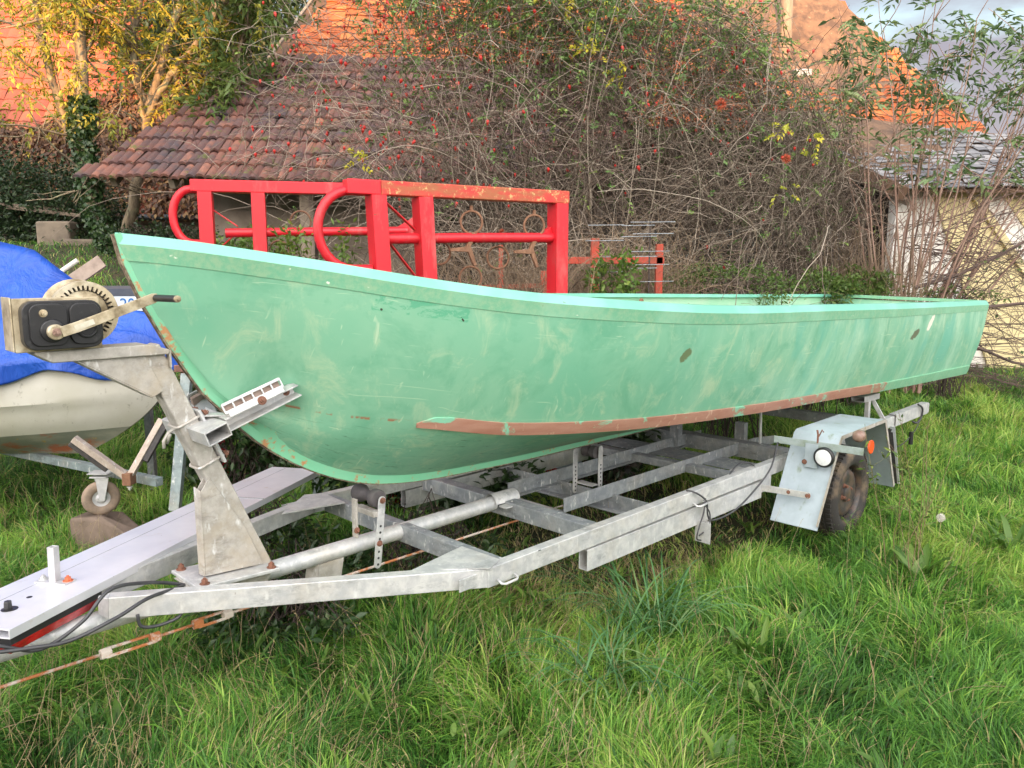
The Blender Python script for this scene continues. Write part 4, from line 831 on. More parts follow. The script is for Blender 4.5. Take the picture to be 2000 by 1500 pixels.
# rubbing strips on the chine
STR = Mat('red_brown_worn_strip', .6).base((.38, .20, .145)); STR.over((.31, .14, .095), STR.ramp(STR.noise(5, (1, 1, 5)), .4, .7)).over((.52, .36, .27), STR.ramp(STR.noise(20, (1, 1, .2)), .62, .7)).over((.20, .48, .33), STR.ramp(STR.noise(4.2, (1, 1, 1), 6, .7, dist=.6), .58, .62)); STR.bump(STR.noise(30), .3, .003); STR = STR.m
for sg in (-1, 1):
    for (s0, s1, nm, mt, ex) in ((1.93, 6.05, 'rub_strip', STR, .014), (6.05, 8.14, 'rub_strip', GUN, .011)):
        ss = np.linspace(s0, s1, 70); hh = herm(CH[:, 0], CH[:, 1], ss); zz = herm(CH[:, 0], CH[:, 2], ss); P = []
        for i in range(70):
            e = min(1, (ss[i]-s0)/.12+.15) if ex > .012 else 1; b_ = (.048 if ss[i] < 5 else .052+.02*(ss[i]-5)/3)*min(1, e*1.3)
            fl_ = (herm(SH[:, 0], SH[:, 1], np.array([ss[i]]))[0]-hh[i])/.6+.16
            for (dt_, dz_) in ((-.004, -.006), (ex*.8*e, -.008), (ex*e+fl_*b_*.5, b_*.5-.004), (ex*.8*e+fl_*b_, b_), (-.004+fl_*b_, b_+.004)):
                t = TC+sg*(hh[i]+dt_); P.append(W(ss[i], t, float(heel(t, zz[i]))+dz_))
        mb = MB(); mb.grid(P, 70, 5); mb.f += [(0, 1, 2, 3, 4)]; mb.build(nm, mt, boat, smooth=True, angle=50)
# thwarts and ribs inside
for s_ in (3.2, 5.6, 7.4):
    h_ = float(herm(SH[:, 0], SH[:, 1], np.array([s_]))[0])-.07; z_ = float(herm(SH[:, 0], SH[:, 2], np.array([s_]))[0])-.20
    mb = MB(); mb.beam(W(s_, TC-h_, z_), W(s_, TC+h_, z_+.04), .26, .03); mb.build('thwart', INN, boat, .003)
for s_ in ():
    h_ = float(herm(SH[:, 0], SH[:, 1], np.array([s_]))[0]); c_ = float(herm(CH[:, 0], CH[:, 1], np.array([s_]))[0]); z_ = float(herm(SH[:, 0], SH[:, 2], np.array([s_]))[0]); zc = float(herm(CH[:, 0], CH[:, 2], np.array([s_]))[0])
    for sg in (-1, 1): mb = MB(); t1, t2 = TC+sg*(h_-.06), TC+sg*(c_-.04); mb.beam(W(s_, t1, float(heel(t1, z_))-.03), W(s_, t2, float(heel(t2, zc))+.04), .03, .035, up=A); mb.build('rib', INN, boat)
t = TC+.80; mb = MB(); mb.lathe(W(4.9, TC+.735, 1.40), -N, [(0, .004), (.018, .004), (.022, .0), (.022, -.01)], 16); mb.build('rowlock_hole', RUST, boat)

# ------------------------------------------------------------------ white boat under the blue tarpaulin
WB = Mat('dirty_white_gelcoat', .4).base((.66, .64, .58)); WB.over((.54, .52, .43), WB.ramp(WB.noise(2.4, (1, 1, 1), 6), .4, .72)).over((.20, .18, .13), WB.math('MULTIPLY', WB.ramp(WB.noise(26, (1, 1, .5), 5, .7), .60, .74), .7)); WB = WB.m
AF = Mat('worn_antifouling', .7).base((.22, .24, .19)); AF.over((.33, .33, .26), AF.ramp(AF.noise(4, (1, 1, 3)), .45, .65)).over((.40, .13, .06), AF.ramp(AF.noise(3.3, (1, 1, 2), 6, .7), .53, .62)).over((.42, .30, .10), AF.ramp(AF.noise(14), .62, .68)); AF.bump(AF.noise(30), .3, .004); AF = AF.m
wb = thing('white_boat', 'small off-white fibreglass boat with worn antifouling under the blue tarpaulin', 'boat', (-3.4, 4.95, .45))
YC = 4.98
def wsec(f):
    """f 0 at the stem, 1 at the stern; returns ring from gunwale to keel on the near side: (x, half breadth, z)"""
    xs = -2.16-f*3.1
    B = .02+.62*(1-(1-min(f*1.55, 1))**2.1); zs = 1.10-.05*math.sin(min(f*1.5, 1)*PI/2)
    kz = .455+.0*f
    pts = []
    for j in range(19):
        v = j/18
        prf = [(0, 1, 0), (.22, 1.0, 0), (.40, .985, .0), (.44, .92, .0), (.62, .82, 0), (.74, .70, 0), (.85, .50, 0), (1, .03, 0)]
        b = np.interp(v, [p[0] for p in prf], [p[1] for p in prf]); z = zs+(kz-zs)*(v**1.02)
        # stem rake: lower down the section starts further aft
        off = .62*(v**2.2)*(1-min(f*1.4, 1))
        pts.append((xs-off, B*b, z))
    return pts
fs_ = [0, .015, .04, .07, .11, .16, .22, .30, .40, .52, .66, .82, 1]
rows = [wsec(f_) for f_ in fs_]
for nm, j0, j1, mt in (('hull', 0, 13, WB), ('antifouling', 13, 18, AF)):
    mb = MB()
    for sg in (-1, 1):
        P = [Vector((r[j][0], YC+sg*r[j][1], r[j][2])) for r in rows for j in range(j0, j1+1)]; mb.grid(P, len(rows), j1-j0+1)
    mb.build(nm, mt, wb, smooth=True, angle=26)
mb = MB()
for i in range(len(rows)-1):
    mb.add([(rows[i+k][0][0], YC+sg*rows[i+k][0][1], rows[i+k][0][2]) for k in (0, 1) for sg in (-1, 1)], [(0, 1, 3, 2)])
mb.build('deck', WB, wb)
# tarpaulin
TP = Mat('blue_tarpaulin', .48).base((.008, .055, .34)); TP.over((.014, .09, .46), TP.ramp(TP.noise(2.2, (1, 1, 1), 4), .4, .65)).over((.05, .14, .42), TP.math('MULTIPLY', TP.ramp(TP.noise(9, (1, 1, .3)), .60, .75), .5)); TP.bump(TP.noise(5, (1, 1, .5), 5, .6, dist=1.5), .8, .05); TP = TP.m
mb = MB(); nx, ny = 90, 61; P = []
for i in range(nx):
    f_ = -.035+i/(nx-1)*1.0; xs = -2.16-f_*3.1; fb = max(f_, 0); B = .05+.655*(1-(1-min(fb*1.55, 1))**2.1)
    zs = 1.10-.05*math.sin(min(fb*1.5, 1)*PI/2); rid = float(np.interp(xs, [-5.3, -3.25, -3.0, -2.8, -2.55, -2.3, -2.05], [1.70, 1.82, 1.76, 1.60, 1.42, 1.36, 1.14]))
    for j in range(ny):
        w_ = (j/(ny-1))*2-1; a = abs(w_)
        if a < .72: k = a/.72; y = B*k; z = rid+(zs+.03-rid)*(k**.9); wr = .014*math.sin(k*9+xs*7)*k+.010*math.sin(xs*19+k*4)*k-.05*math.exp(-((xs+2.93+k*.10)/.022)**2)*k-.035*math.exp(-((xs+2.60-k*.16)/.03)**2)*k+.03*(abs(math.sin(xs*6.3-k*2.2))-.6)*k*(1-.3*k)+.03*max(0, 1-abs(k-.62-.1*math.sin(xs*8))*9)
        else:
            k = (a-.72)/.28; low = .085+.03*math.sin(xs*5.3+1)+.02*math.sin(xs*13+2)+.02*float(w_ > 0)+.055*max(0, min(1, (-xs-2.75)/.5)); y = B+.012+.02*math.sin(xs*16)*k+.012*math.sin(xs*37)*k; z = zs+.03-low*k*1.25; wr = 0
        P.append((xs+.02*math.sin(a*5), YC+math.copysign(y, w_), z+wr))
mb.grid(P, nx, ny); o = mb.build('tarpaulin', TP, None, smooth=True, loc=(-3.4, 4.95, 1.1)); tag(o, 'bright blue tarpaulin stretched over the white boat', 'tarpaulin')
so_ = o.modifiers.new('th', 'SOLIDIFY'); so_.thickness = .004
# its launching trolley
GT = galv('trolley_galvanised', (.26, .32, .33), (.18, .22, .23), .15, .3, .5); TTL = galv('trolley_tan_tube', (.46, .38, .32), (.33, .28, .24), .2, .2, .55)
ct = thing('launching_trolley', 'grey steel launching trolley with V shaped roller arms under the white boat', 'trolley', (-2.5, 4.6, .2))
mb = MB(); mb.beam((-3.6, 5.25, .44), (-2.05, 4.42, .42), .05, .05); mb.build('beam', GT, ct, .003)
mb = MB(); mb.beam((-1.98, 4.44, .24), (-1.925, 4.60, 1.03), .045, .06, up=X); mb.build('stand', GT, ct, .003)
mb = MB(); mb.beam((-1.95, 4.62, 1.03), (-1.98, 5.6, 1.12), .05, .05); mb.beam((-2.0, 4.60, 1.06), (-1.35, 5.0, 1.05), .04, .04); mb.build('cross_tube', plain('rusty_brown_tube', (.25, .12, .09), (.16, .08, .06), 10, .7), ct, .004)
mb = MB(); mb.beam((-1.30, 5.0, 1.05), (-1.28, 5.0, .0), .05, .05, up=X); mb.build('stand', GT, ct, .003)
jn_ = Vector((-2.20, 4.37, .455))
for e in (Vector((-2.47, 4.32, .70)), Vector((-2.075, 4.56, .76))):
    mb = MB(); mb.beam(jn_, e, .035, .045, up=Y); arm = mb.build('roller_arm', TTL, ct, .003)
    dd_ = (e-jn_).normalized(); sd = dd_.cross(Y).normalized(); sd = sd if sd.z < 0 and e.x < -2.2 or sd.z < 0 else -sd
    mb = MB(); mb.beam(jn_+dd_*.12+sd*.028, e+sd*.028+dd_*.0, .045, .03, up=Y); mb.build('arm_pad', RUBBER, arm, .006)
mb = MB(); mb.box(jn_, (.05, .07, .07)); mb.build('arm_joint', RUST, ct, .003); MB().bolt(jn_+Vector((.01, -.02, -.045)), -Z, .01, .014).build('bolt', GALV, ct)
mb = MB(); cc = Vector((-2.44, 4.50, .30)); mb.lathe(cc-X*.0-Vector((.4, -.1, 0)).normalized()*0, Vector((.55, -.83, 0)), [(.05, -.02), (.085, -.024), (.10, -.016), (.105, 0), (.10, .016), (.085, .024), (.05, .02), (.045, 0), (.05, -.02)], 32)
cw = mb.build('caster_tyre', plain('muddy_grey_tyre', (.30, .22, .16), (.18, .14, .11), 14, .8), ct, smooth=True)
mb = MB(); ax_ = Vector((.55, -.83, 0)).normalized(); mb.lathe(cc, ax_, [(0, -.03), (.02, -.03), (.03, -.012), (.052, -.016), (.052, .016), (.03, .012), (.02, .03), (0, .03)], 24)
for sg in (-1, 1): mb.prism([cc+ax_*.034*sg+X*.016-Z*.01, cc+ax_*.034*sg-X*.016-Z*.01, cc+ax_*.034*sg-X*.03+Z*.13, cc+ax_*.034*sg+X*.05+Z*.13], ax_*.004)
mb.box(cc+Z*.133+X*.01, (.10, .08, .008)); mb.box(cc+Z*.155+X*.01, (.12, .09, .006)); mb.build('caster_fork', ALU, ct, .001)
mb = MB(); bl = [(-.19, -.08, 0), (.02, -.10, 0), (.20, -.14, 0), (.28, -.05, 0), (.06, .08, 0), (-.15, .10, 0)]
mb.prism([Vector((-2.42+x_, 4.52+y_, -.03)) for x_, y_, z_ in bl], Z*.22); 
for i in range(6, 12): v = mb.v[i]; mb.v[i] = (v[0]-.01, v[1]+.01, v[2]+(.0 if v[0] < -2.35 else -.11))
tag(mb.build('prop_stone', STONE, None, .02, loc=(-2.42, 4.52, 0)), 'brown wedge of stone propping up the caster of the trolley', 'stone')

# grey skiff behind, planks and pole beside the tarpaulin
gb = thing('grey_skiff', 'dark grey boat bow with a white and blue number sticker, behind the winch drum', 'boat', (-2.1, 6.0, 0))
GRY = plain('dark_grey_paint', (.085, .095, .12), (.12, .13, .15), 6, .5)
P = []
for i in range(10):
    f_ = i/9; x_ = -1.70-f_*1.9; B = .45*(1-(1-f_)**2)+.02
    for (v, b) in ((0, 1), (.35, .97), (.7, .75), (1, .15)): P += [(x_+(-.3*v*(1-f_)), 6.1-B*b, 1.50-v*.55)]
for i in range(10):
    f_ = i/9; x_ = -1.70-f_*1.9; B = .45*(1-(1-f_)**2)+.02
    for (v, b) in ((0, 1), (.35, .97), (.7, .75), (1, .15)): P += [(x_+(-.3*v*(1-f_)), 6.1+B*b, 1.50-v*.55)]
mb = MB(); mb.grid(P[:40], 10, 4); mb.grid(P[40:], 10, 4)
for i in range(9): mb.f.append((i*4, (i+1)*4, 40+(i+1)*4, 40+i*4))
mb.build('hull', GRY, gb, smooth=True, angle=40)
STK = plain('white_sticker', (.70, .76, .80), None, rough=.4, bump=0); BLU = plain('blue_ink', (.03, .16, .42), None, rough=.5, bump=0)
sx, sy = -2.86, 5.70
mb = MB(); mb.box((sx+.17, sy-.16, 1.40), (.34, .004, .10)); stk = mb.build('number_sticker', STK, gb)
fc = bpy.data.curves.new('sticker_number', 'FONT'); fc.body = '20'; fc.size = .11; fc.extrude = .001; ft = link(bpy.data.objects.new('text', fc)); fm = bpy.data.meshes.new_from_object(ft.evaluated_get(bpy.context.evaluated_depsgraph_get())); bpy.data.objects.remove(ft); fm.materials.clear(); fm.materials.append(BLU); fo = link(bpy.data.objects.new('sticker_number', fm))
fo.parent = stk; fo.location = Vector((sx+.10, sy-.165, 1.362))-root_loc(stk); fo.rotation_euler = (PI/2, 0, 0)
mb = MB(); mb.box((-2.7, 5.72, .6), (.05, .05, 1.2)); mb.build('stand', GALVD, gb); mb = MB(); mb.box((-1.95, 5.9, .5), (.05, .05, 1.0)); mb.build('stand', GALVD, gb)
PINE = plain('sawn_grey_planks', (.33, .26, .21), (.20, .15, .12), 12, .85, bump=.4); WHT = plain('white_plastic_pipe', (.66, .64, .56), None, rough=.5, bump=0)
def single(mb, name, mat, label, cat, loc, bev=0, group=None): o = mb.build(name, mat, None, bev, loc=loc); tag(o, label, cat, group); return o
mb = MB(); mb.beam((-3.36, 5.9, 1.50), (-3.04, 5.45, 1.72) if False else (-3.10, 6.0, 1.70), .10, .03, up=Vector((.3, -1, .3))); single(mb, 'plank', PINE, 'grey wooden plank with a sawn end sticking up beside the blue tarpaulin', 'plank', (-3.3, 5.9, 1.5), .003, 'scrap timber beside the tarpaulin')
mb = MB(); mb.tube([(-3.52, 5.9, 1.52), (-3.26, 5.95, 1.705)], .018, 12); single(mb, 'pipe', WHT, 'short white pipe sticking up beside the grey plank', 'pipe', (-3.5, 5.9, 1.5))
mb = MB(); mb.beam((-2.95, 6.2, 1.50), (-2.70, 6.3, 1.66), .10, .03, up=Vector((.3, -1, .3))); single(mb, 'plank', PINE, 'flat grey plank showing just above the winch drum, left of its neighbour', 'plank', (-2.9, 6.2, 1.5), .003, 'scrap timber beside the tarpaulin')
mb = MB(); mb.beam((-2.83, 6.2, 1.50), (-2.60, 6.3, 1.635), .07, .03, up=Vector((.3, -1, .3))); single(mb, 'plank', PINE, 'narrow grey plank lying against its wider neighbour above the winch drum', 'plank', (-2.8, 6.2, 1.5), .003, 'scrap timber beside the tarpaulin')
mb = MB(); mb.beam((-2.72, 6.25, 1.61), (-2.33, 6.25, 1.63), .05, .03, up=Z); single(mb, 'batten', plain('brown_batten', (.28, .16, .10), rough=.8), 'thin brown batten reaching to the bow of the green boat', 'batten', (-2.6, 6.25, 1.6), .002, 'scrap timber beside the tarpaulin')
mb = MB(); mb.prism([(-2.66, 5.75, 1.42), (-2.38, 5.7, 1.42), (-2.20, 5.7, 1.50), (-2.27, 5.72, 1.60), (-2.42, 5.75, 1.585)], (0, .05, 0)); cbd = single(mb, 'carved_board', plain('brown_carved_wood', (.40, .31, .22), (.26, .19, .13), 20, .8), 'brown wooden board with a carved scroll, between the winch drum and the green bow', 'carved board', (-2.4, 5.75, 1.4), .008)
mb = MB(); cs_ = Vector((-2.40, 5.71, 1.51)); mb.tube([cs_+Vector((math.cos(a)*(.012+.011*a/1.5), -.01, math.sin(a)*(.012+.011*a/1.5))) for a in np.linspace(0, 7.2, 26)], .008, 8); mb.build('scroll', plain('dark_scroll', (.17, .10, .07), rough=.8), cbd, smooth=True)

# ------------------------------------------------------------------ red feeder frames
def ring(c, ax, r, th=.009, name='ring', parent=None, mat=RUST):
    c = Vector(c); ax = Vector(ax).normalized(); u_ = (Z-ax*Z.dot(ax)).normalized(); w_ = ax.cross(u_)
    mb = MB(); mb.tube([c+(u_*math.cos(2*PI*k/28)+w_*math.sin(2*PI*k/28))*r for k in range(28)], th, 8, closed=True); return mb.build(name, mat, parent, smooth=True)
def red_frame(o0, yaw, zt, Lf, label, rusty, near):
    d = Vector((math.cos(yaw), math.sin(yaw), 0)); nrm = Vector((-d.y, d.x, 0)); o0 = Vector(o0)
    fr = thing('feeder_frame', label, 'steel frame', (o0.x, o0.y, float(gz(o0.x, o0.y))), 'red steel feeder frames beside the thicket')
    P_ = lambda a, z, b=0.: Vector((o0.x, o0.y, 0))+d*a+nrm*b+Z*z
    mb = MB(); mb.beam(P_(.20 if near else .02, zt-.045), P_(Lf, zt-.045), .10, .09)
    top_ = mb.build('top_beam', REDR if rusty else REDP, fr, .008)
    if near: mb = MB(); mb.beam(P_(-.02, zt-.045), P_(.20, zt-.045), .102, .092); mb.build('beam_end', REDP, fr, .008)
    g0 = float(gz(o0.x, o0.y))
    for a in ((.18, .50, Lf-.07) if near else (.12, .50)):
        lean_ = .045 if near and a < 1 else 0
        mb = MB(); mb.beam(P_(a, zt-.09), P_(a+lean_, g0), .14, .045, up=d) if False else mb.beam(P_(a, zt-.09), P_(a+lean_*2, g0), .10, .13, up=nrm)
        mb.beam(P_(a, zt-.09, -.052), P_(a+lean_*2, g0, -.052), .006, .012, up=nrm); mb.build('post', REDP, fr, .006)
    zz = zt-.33 if near else zt-.36
    mb = MB(); mb.tube([P_(.25, zz-.03), P_(Lf*.5, zz-.015), P_(Lf-.12, zz)], .034, 16); mb.build('rail_tube', REDP, fr, smooth=True, angle=50)
    hp = []
    for k in range(15):
        a = PI/2+PI*k/14; hp.append(P_(.02+math.cos(a)*.22*(1 if near else .62), zt-.31+math.sin(a)*.245 if near else zt-.27+math.sin(a)*.20))
    hp = [P_(.12, hp[0].z+.0)]+hp+[P_(.14, hp[-1].z)]
    mb = MB(); mb.tube(hp, .030, 14); mb.build('hoop', REDP, fr, smooth=True, angle=60)
    for (a, b) in (((.25, zt-.12), (.50, zz)), ((.25, zz-.02), (.48, zz-.30))) if near else (((.14, zt-.20), (.34, zz+.02)), ((.16, zz-.18), (.34, zz-.02))):
        mb = MB(); mb.beam(P_(a[0], a[1], .04), P_(b[0], b[1], .04) if near else P_(b[0], b[1], .0), .008, .04, up=nrm); mb.build('brace', REDP, fr, .002)
    mb = MB(); mb.prism([P_(Lf-.12, zz-.05), P_(Lf-.02, zz-.05), P_(Lf-.02, zz+.14), P_(Lf-.20, zz+.03)], nrm*.05); mb.build('rail_socket', REDP, fr, .003)
    return fr, P_, d, nrm, zz
fa, Pa, da, na, za = red_frame((-1.02, 5.0, 0), math.radians(30), 2.195, 1.63, 'nearer red steel frame with a rusty top beam and hanging rings', True, True)
for a, zc in ((.86, 1.955), (1.36, 1.945)):
    ring(Pa(a, zc), na*1+da*.25, .075, .0085, 'ring', fa)
    mb = MB(); mb.tube([Pa(a, zc+.07), Pa(a, zc+.11)], .012, 8); mb.build('ring_eye', RUST, fa)
    mb = MB(); mb.prism([Pa(a-.005, zc-.07, -.02), Pa(a+.035, zc-.075, -.02), Pa(a-.015, zc-.16, -.02), Pa(a+.0, zc-.20, -.02), Pa(a+.03, zc-.29, -.02), Pa(a+.01, zc-.295, -.02), Pa(a-.035, zc-.20, -.02), Pa(a-.17, zc-.195, -.02), Pa(a-.17, zc-.175, -.02), Pa(a-.05, zc-.165, -.02)], na*.025); mb.build('hook_arm', RUST, fa, .003)
for a, zc in ((.66, 1.75), (1.12, 1.72), (.90, 1.58)): ring(Pa(a, zc, .1), na+da*.3, .078, .008, 'ring', fa)
fb, Pb, db, nb, zb = red_frame((-2.42, 6.0, 0), math.radians(14), 2.30, 1.75, 'farther red steel frame, left of the rusty one', False, False)
for a, zc in ((.80, 2.02), (.62, 1.78), (.84, 1.64)): ring(Pb(a, zc, .35), nb+db*.3, .085, .008, 'ring', fb)
# red implement behind, partly hidden by the thicket
im = thing('red_implement', 'old orange-red farm implement half hidden in dry stalks behind the frames', 'farm implement', (.4, 7.0, 0)); REDO = plain('old_orange_red_paint', (.42, .05, .025), (.20, .06, .035), 8, .7)
for (p, q, w_) in (((.72, 6.9, 1.90), (.72, 6.9, .6), .07), ((1.28, 6.9, 1.85), (1.28, 6.9, .6), .06), ((.3, 6.9, 1.71), (1.32, 6.9, 1.71), .06), ((.28, 6.9, 1.62), (.28, 6.9, .5), .06), ((-.1, 7.2, 1.85), (-.1, 7.2, .5), .04), ((-.3, 7.2, 1.47), (.3, 7.1, 1.49), .04)):
    mb = MB(); mb.beam(p, q, w_, w_, up=Y if abs(p[0]-q[0]) < .1 else Z); mb.build('bar', REDO, im, .004)
WIRE = galv('bright_wire', (.34, .37, .40), (.28, .30, .33), .02, .5, .4)
wg = thing('wire_tine_rack', 'rack of thin silvery horizontal tines standing in the dry stalks', 'wire rack', (1.0, 6.6, 0))
for (x0, x1, z_, y_) in ((.98, 1.36, 2.02, 6.6), (1.0, 1.35, 1.925, 6.6), (.98, 1.32, 1.78, 6.6), (.9, 1.32, 1.67, 6.6), (1.0, 1.36, 1.53, 6.6), (.62, .92, 1.99, 6.5), (.60, .92, 1.865, 6.5), (.72, 1.2, 1.735, 6.5), (.9, 1.2, 1.64, 6.5), (.70, .92, 1.61, 6.5), (.9, 1.18, 1.99, 6.55), (.9, 1.2, 1.90, 6.55)):
    mb = MB(); mb.tube([(x0, y_, z_), (x1, y_+.05, z_+.006)], .0032, 6); mb.build('tine', WIRE, wg)
mb = MB(); mb.beam((1.15, 6.64, 2.03), (1.15, 6.64, .3), .012, .012, up=Y); mb.build('upright', TWIGD, wg)
mb = MB(); mb.lathe((-1.72, 6.1, 1.665), Z, [(.0, .06), (.06, .052), (.12, .02), (.13, -.02), (.11, -.1), (.0, -.14)], 28); o = mb.build('float', plain('orange_plastic', (.75, .17, .03), None, rough=.4, bump=0), None, smooth=True, loc=(-1.72, 6.1, 1.66)); tag(o, 'orange plastic float just showing above the green gunwale between the red frames', 'float')
mb = MB(); mb.box((-1.95, 6.05, 1.66), (.28, .25, .06)); mb.box((-1.95, 6.0, 1.3), (.24, .2, .7)); o = mb.build('crate', plain('maroon_plastic', (.20, .02, .03), rough=.5), None, .006, loc=(-1.95, 6.05, 1)); tag(o, 'dark red crate behind the bow of the green boat', 'crate')
# logs and timber lying by the shrubs at the left
for k, (p, q, r_) in enumerate((((-8.3, 13.2, 2.62), (-6.9, 13.0, 2.46), .06), ((-8.5, 13.3, 2.68), (-7.2, 13.2, 2.56), .05))):
    mb = MB(); mb.beam(p, q, r_*2, r_); o = mb.build('beam', WOODG, None, .01, loc=p); tag(o, ('thicker' if k == 0 else 'thinner')+' grey timber beam lying in the dark shrubs at the left', 'beam', 'old timber in the left shrubs')
mb = MB(); mb.box((-7.35, 12.9, 2.15), (.55, .3, .45)); mb.box((-6.9, 12.8, 1.98), (.5, .3, .22)); o = mb.build('stone_block', plain('pale_stone', (.20, .16, .12), (.11, .09, .07), 4, .9), None, .04, loc=(-7.3, 12.9, 2)); tag(o, 'pale stone blocks at the foot of the ivy covered trees', 'stones')

# ------------------------------------------------------------------ trees at the left
LYEL = leafmat('yellow_green_ash_leaves', [(0, (.12, .18, .03)), (.35, (.26, .29, .04)), (.7, (.44, .39, .05)), (1, (.52, .40, .05))], .55, .4)
LGRN = leafmat('mid_green_leaves', [(0, (.055, .10, .022)), (.5, (.09, .15, .03)), (1, (.17, .22, .05))], .5, .35)
LDRK = leafmat('dark_green_leaves', [(0, (.012, .028, .012)), (.6, (.028, .055, .02)), (1, (.07, .11, .03))], .5, .25)
LIVY = leafmat('ivy_leaves', [(0, (.018, .045, .014)), (.7, (.035, .075, .02)), (1, (.08, .12, .04))], .4, .15)
def limb(pts, r0, r1, K=14):
    P = np.array(pts, float); t = np.linspace(0, len(P)-1, K); i = np.clip(t.astype(int), 0, len(P)-2); f_ = (t-i)[:, None]; Q = P[i]*(1-f_)+P[i+1]*f_
    Q[1:-1] += rng.normal(0, .02, (K-2, 3)); return tubes(Q[None], r0, r1, 9), Q
def spray(Q, n, L, spread, dirb, K=7, r=.012, wander=.18, up=.03):
    """n branches leaving the polyline Q"""
    k = rng.integers(0, len(Q), n); P0 = Q[k]+rng.normal(0, .02, (n, 3)); D = np.array(dirb)+rng.normal(0, spread, (n, 3))
    P = walk(P0, D, L*rng.uniform(.5, 1.2, n), K, wander, 0, up); return P
def ash_tree(label, trunks, nb, Lb, lmat, nl, group, seed, lz=(3.4, 6.0), leafL=.34, ivy=None):
    global rng; keep = rng; rng = np.random.default_rng(seed)
    b = trunks[0][0][0]; t = thing('ash_tree', label, 'tree', (b[0], b[1], float(gz(b[0], b[1]))), group)
    TV = []; LV = []
    for pts, r0, r1 in trunks:
        (V, F), Q = limb(pts, r0, r1, 18); TV.append((V, F, np.zeros(len(V))))
        B = spray(Q[6:], nb, Lb, .7, (0, -.1, .35)); V, F = tubes(B, .022, .006, 5); TV.append((V, F, np.zeros(len(V))))
        C = B.reshape(-1, 3); T2 = spray(C, nb*5, Lb*.45, .8, (0, -.1, .1), 5); V, F = tubes(T2, .008, .003, 3); TV.append((V, F, np.zeros(len(V))))
        E_ = T2[:, 2:].reshape(-1, 3); E_ = E_[(E_[:, 2] > lz[0])]
        if len(E_) and nl:
            k = rng.integers(0, len(E_), nl); C = E_[k]+rng.normal(0, .05, (nl, 3)); D = rng.normal(0, .7, (nl, 3))+np.array([0, -.2, -.15])
            LV.append(compound(C, D, leafL*rng.uniform(.6, 1.2, nl), 4, leafL*.42, leafL*.15, .5))
    V, F, At = merge(TV); np_obj('trunk', V, F, BARK, t, None, smooth=True)
    if LV: V, F, At = merge(LV); np_obj('crown', V, F, lmat, t, At)
    if ivy is not None:
        Q, r_ = ivy; Q = np.array(Q, float); n = 2600; s_ = rng.uniform(0, len(Q)-1.001, n); i = s_.astype(int); P = Q[i]*(1-(s_-i))[:, None]+Q[i+1]*(s_-i)[:, None]
        a = rng.uniform(0, 2*PI, n); rr = r_*rng.uniform(.8, 1.5, n); nrm_ = np.stack([np.cos(a), np.sin(a), 0*a], 1); P = P+nrm_*rr[:, None]
        V, F = leaves(P, rng.normal(0, .5, (n, 3))+np.array([0, 0, -.6]), rng.uniform(.05, .09, n), .07, up=nrm_*2); np_obj('ivy', V, [F], LIVY, t, rng.random(n).repeat(5))
    rng = keep; return t
G_ = 'ash trees by the farmhouse'
ash_tree('ivy covered ash with two trunks and yellow leaves, nearest the farmhouse', [([(-5.98, 11.9, 1.85), (-6.22, 11.9, 2.5), (-6.3, 11.9, 3.4), (-6.25, 11.9, 4.4), (-6.1, 11.9, 6.4)], .12, .07), ([(-6.1, 12.0, 1.85), (-6.42, 12.0, 3.0), (-6.6, 12.0, 3.9), (-6.75, 12.0, 4.4), (-7.0, 12.0, 6.2)], .09, .05), ([(-6.45, 12, 3.9), (-6.3, 12, 4.9), (-6.2, 12, 6.3)], .06, .04)], 16, 1.3, LYEL, 210, G_, 11, (3.7, 7), .23, ivy=([(-5.98, 11.88, 1.85), (-6.22, 11.88, 2.5), (-6.3, 11.88, 3.5), (-6.25, 11.88, 4.1)], .12))
ash_tree('slender leaning ash with yellow leaves, right of the ivy covered one', [([(-6.28, 12.9, 2.1), (-6.0, 12.9, 3.0), (-5.82, 12.9, 3.8), (-5.65, 12.9, 4.4), (-5.15, 12.9, 5.7), (-4.8, 12.9, 6.8)], .09, .05), ([(-5.78, 12.9, 4.0), (-5.3, 12.85, 4.7), (-4.7, 12.85, 5.3), (-4.2, 12.8, 6.1)], .06, .035), ([(-5.82, 12.9, 3.9), (-5.95, 12.95, 5.0), (-5.7, 12.95, 6.4)], .06, .04)], 15, 1.2, LYEL, 180, G_, 12, (3.6, 7), .23)
ash_tree('green leaved ash branches hanging over the outhouse roof', [([(-4.4, 13.8, 1.9), (-4.7, 13.6, 3.6), (-4.5, 13.2, 4.8), (-3.9, 13.0, 6.0)], .09, .05)], 22, 1.5, LGRN, 420, G_, 13, (3.9, 7), .36)
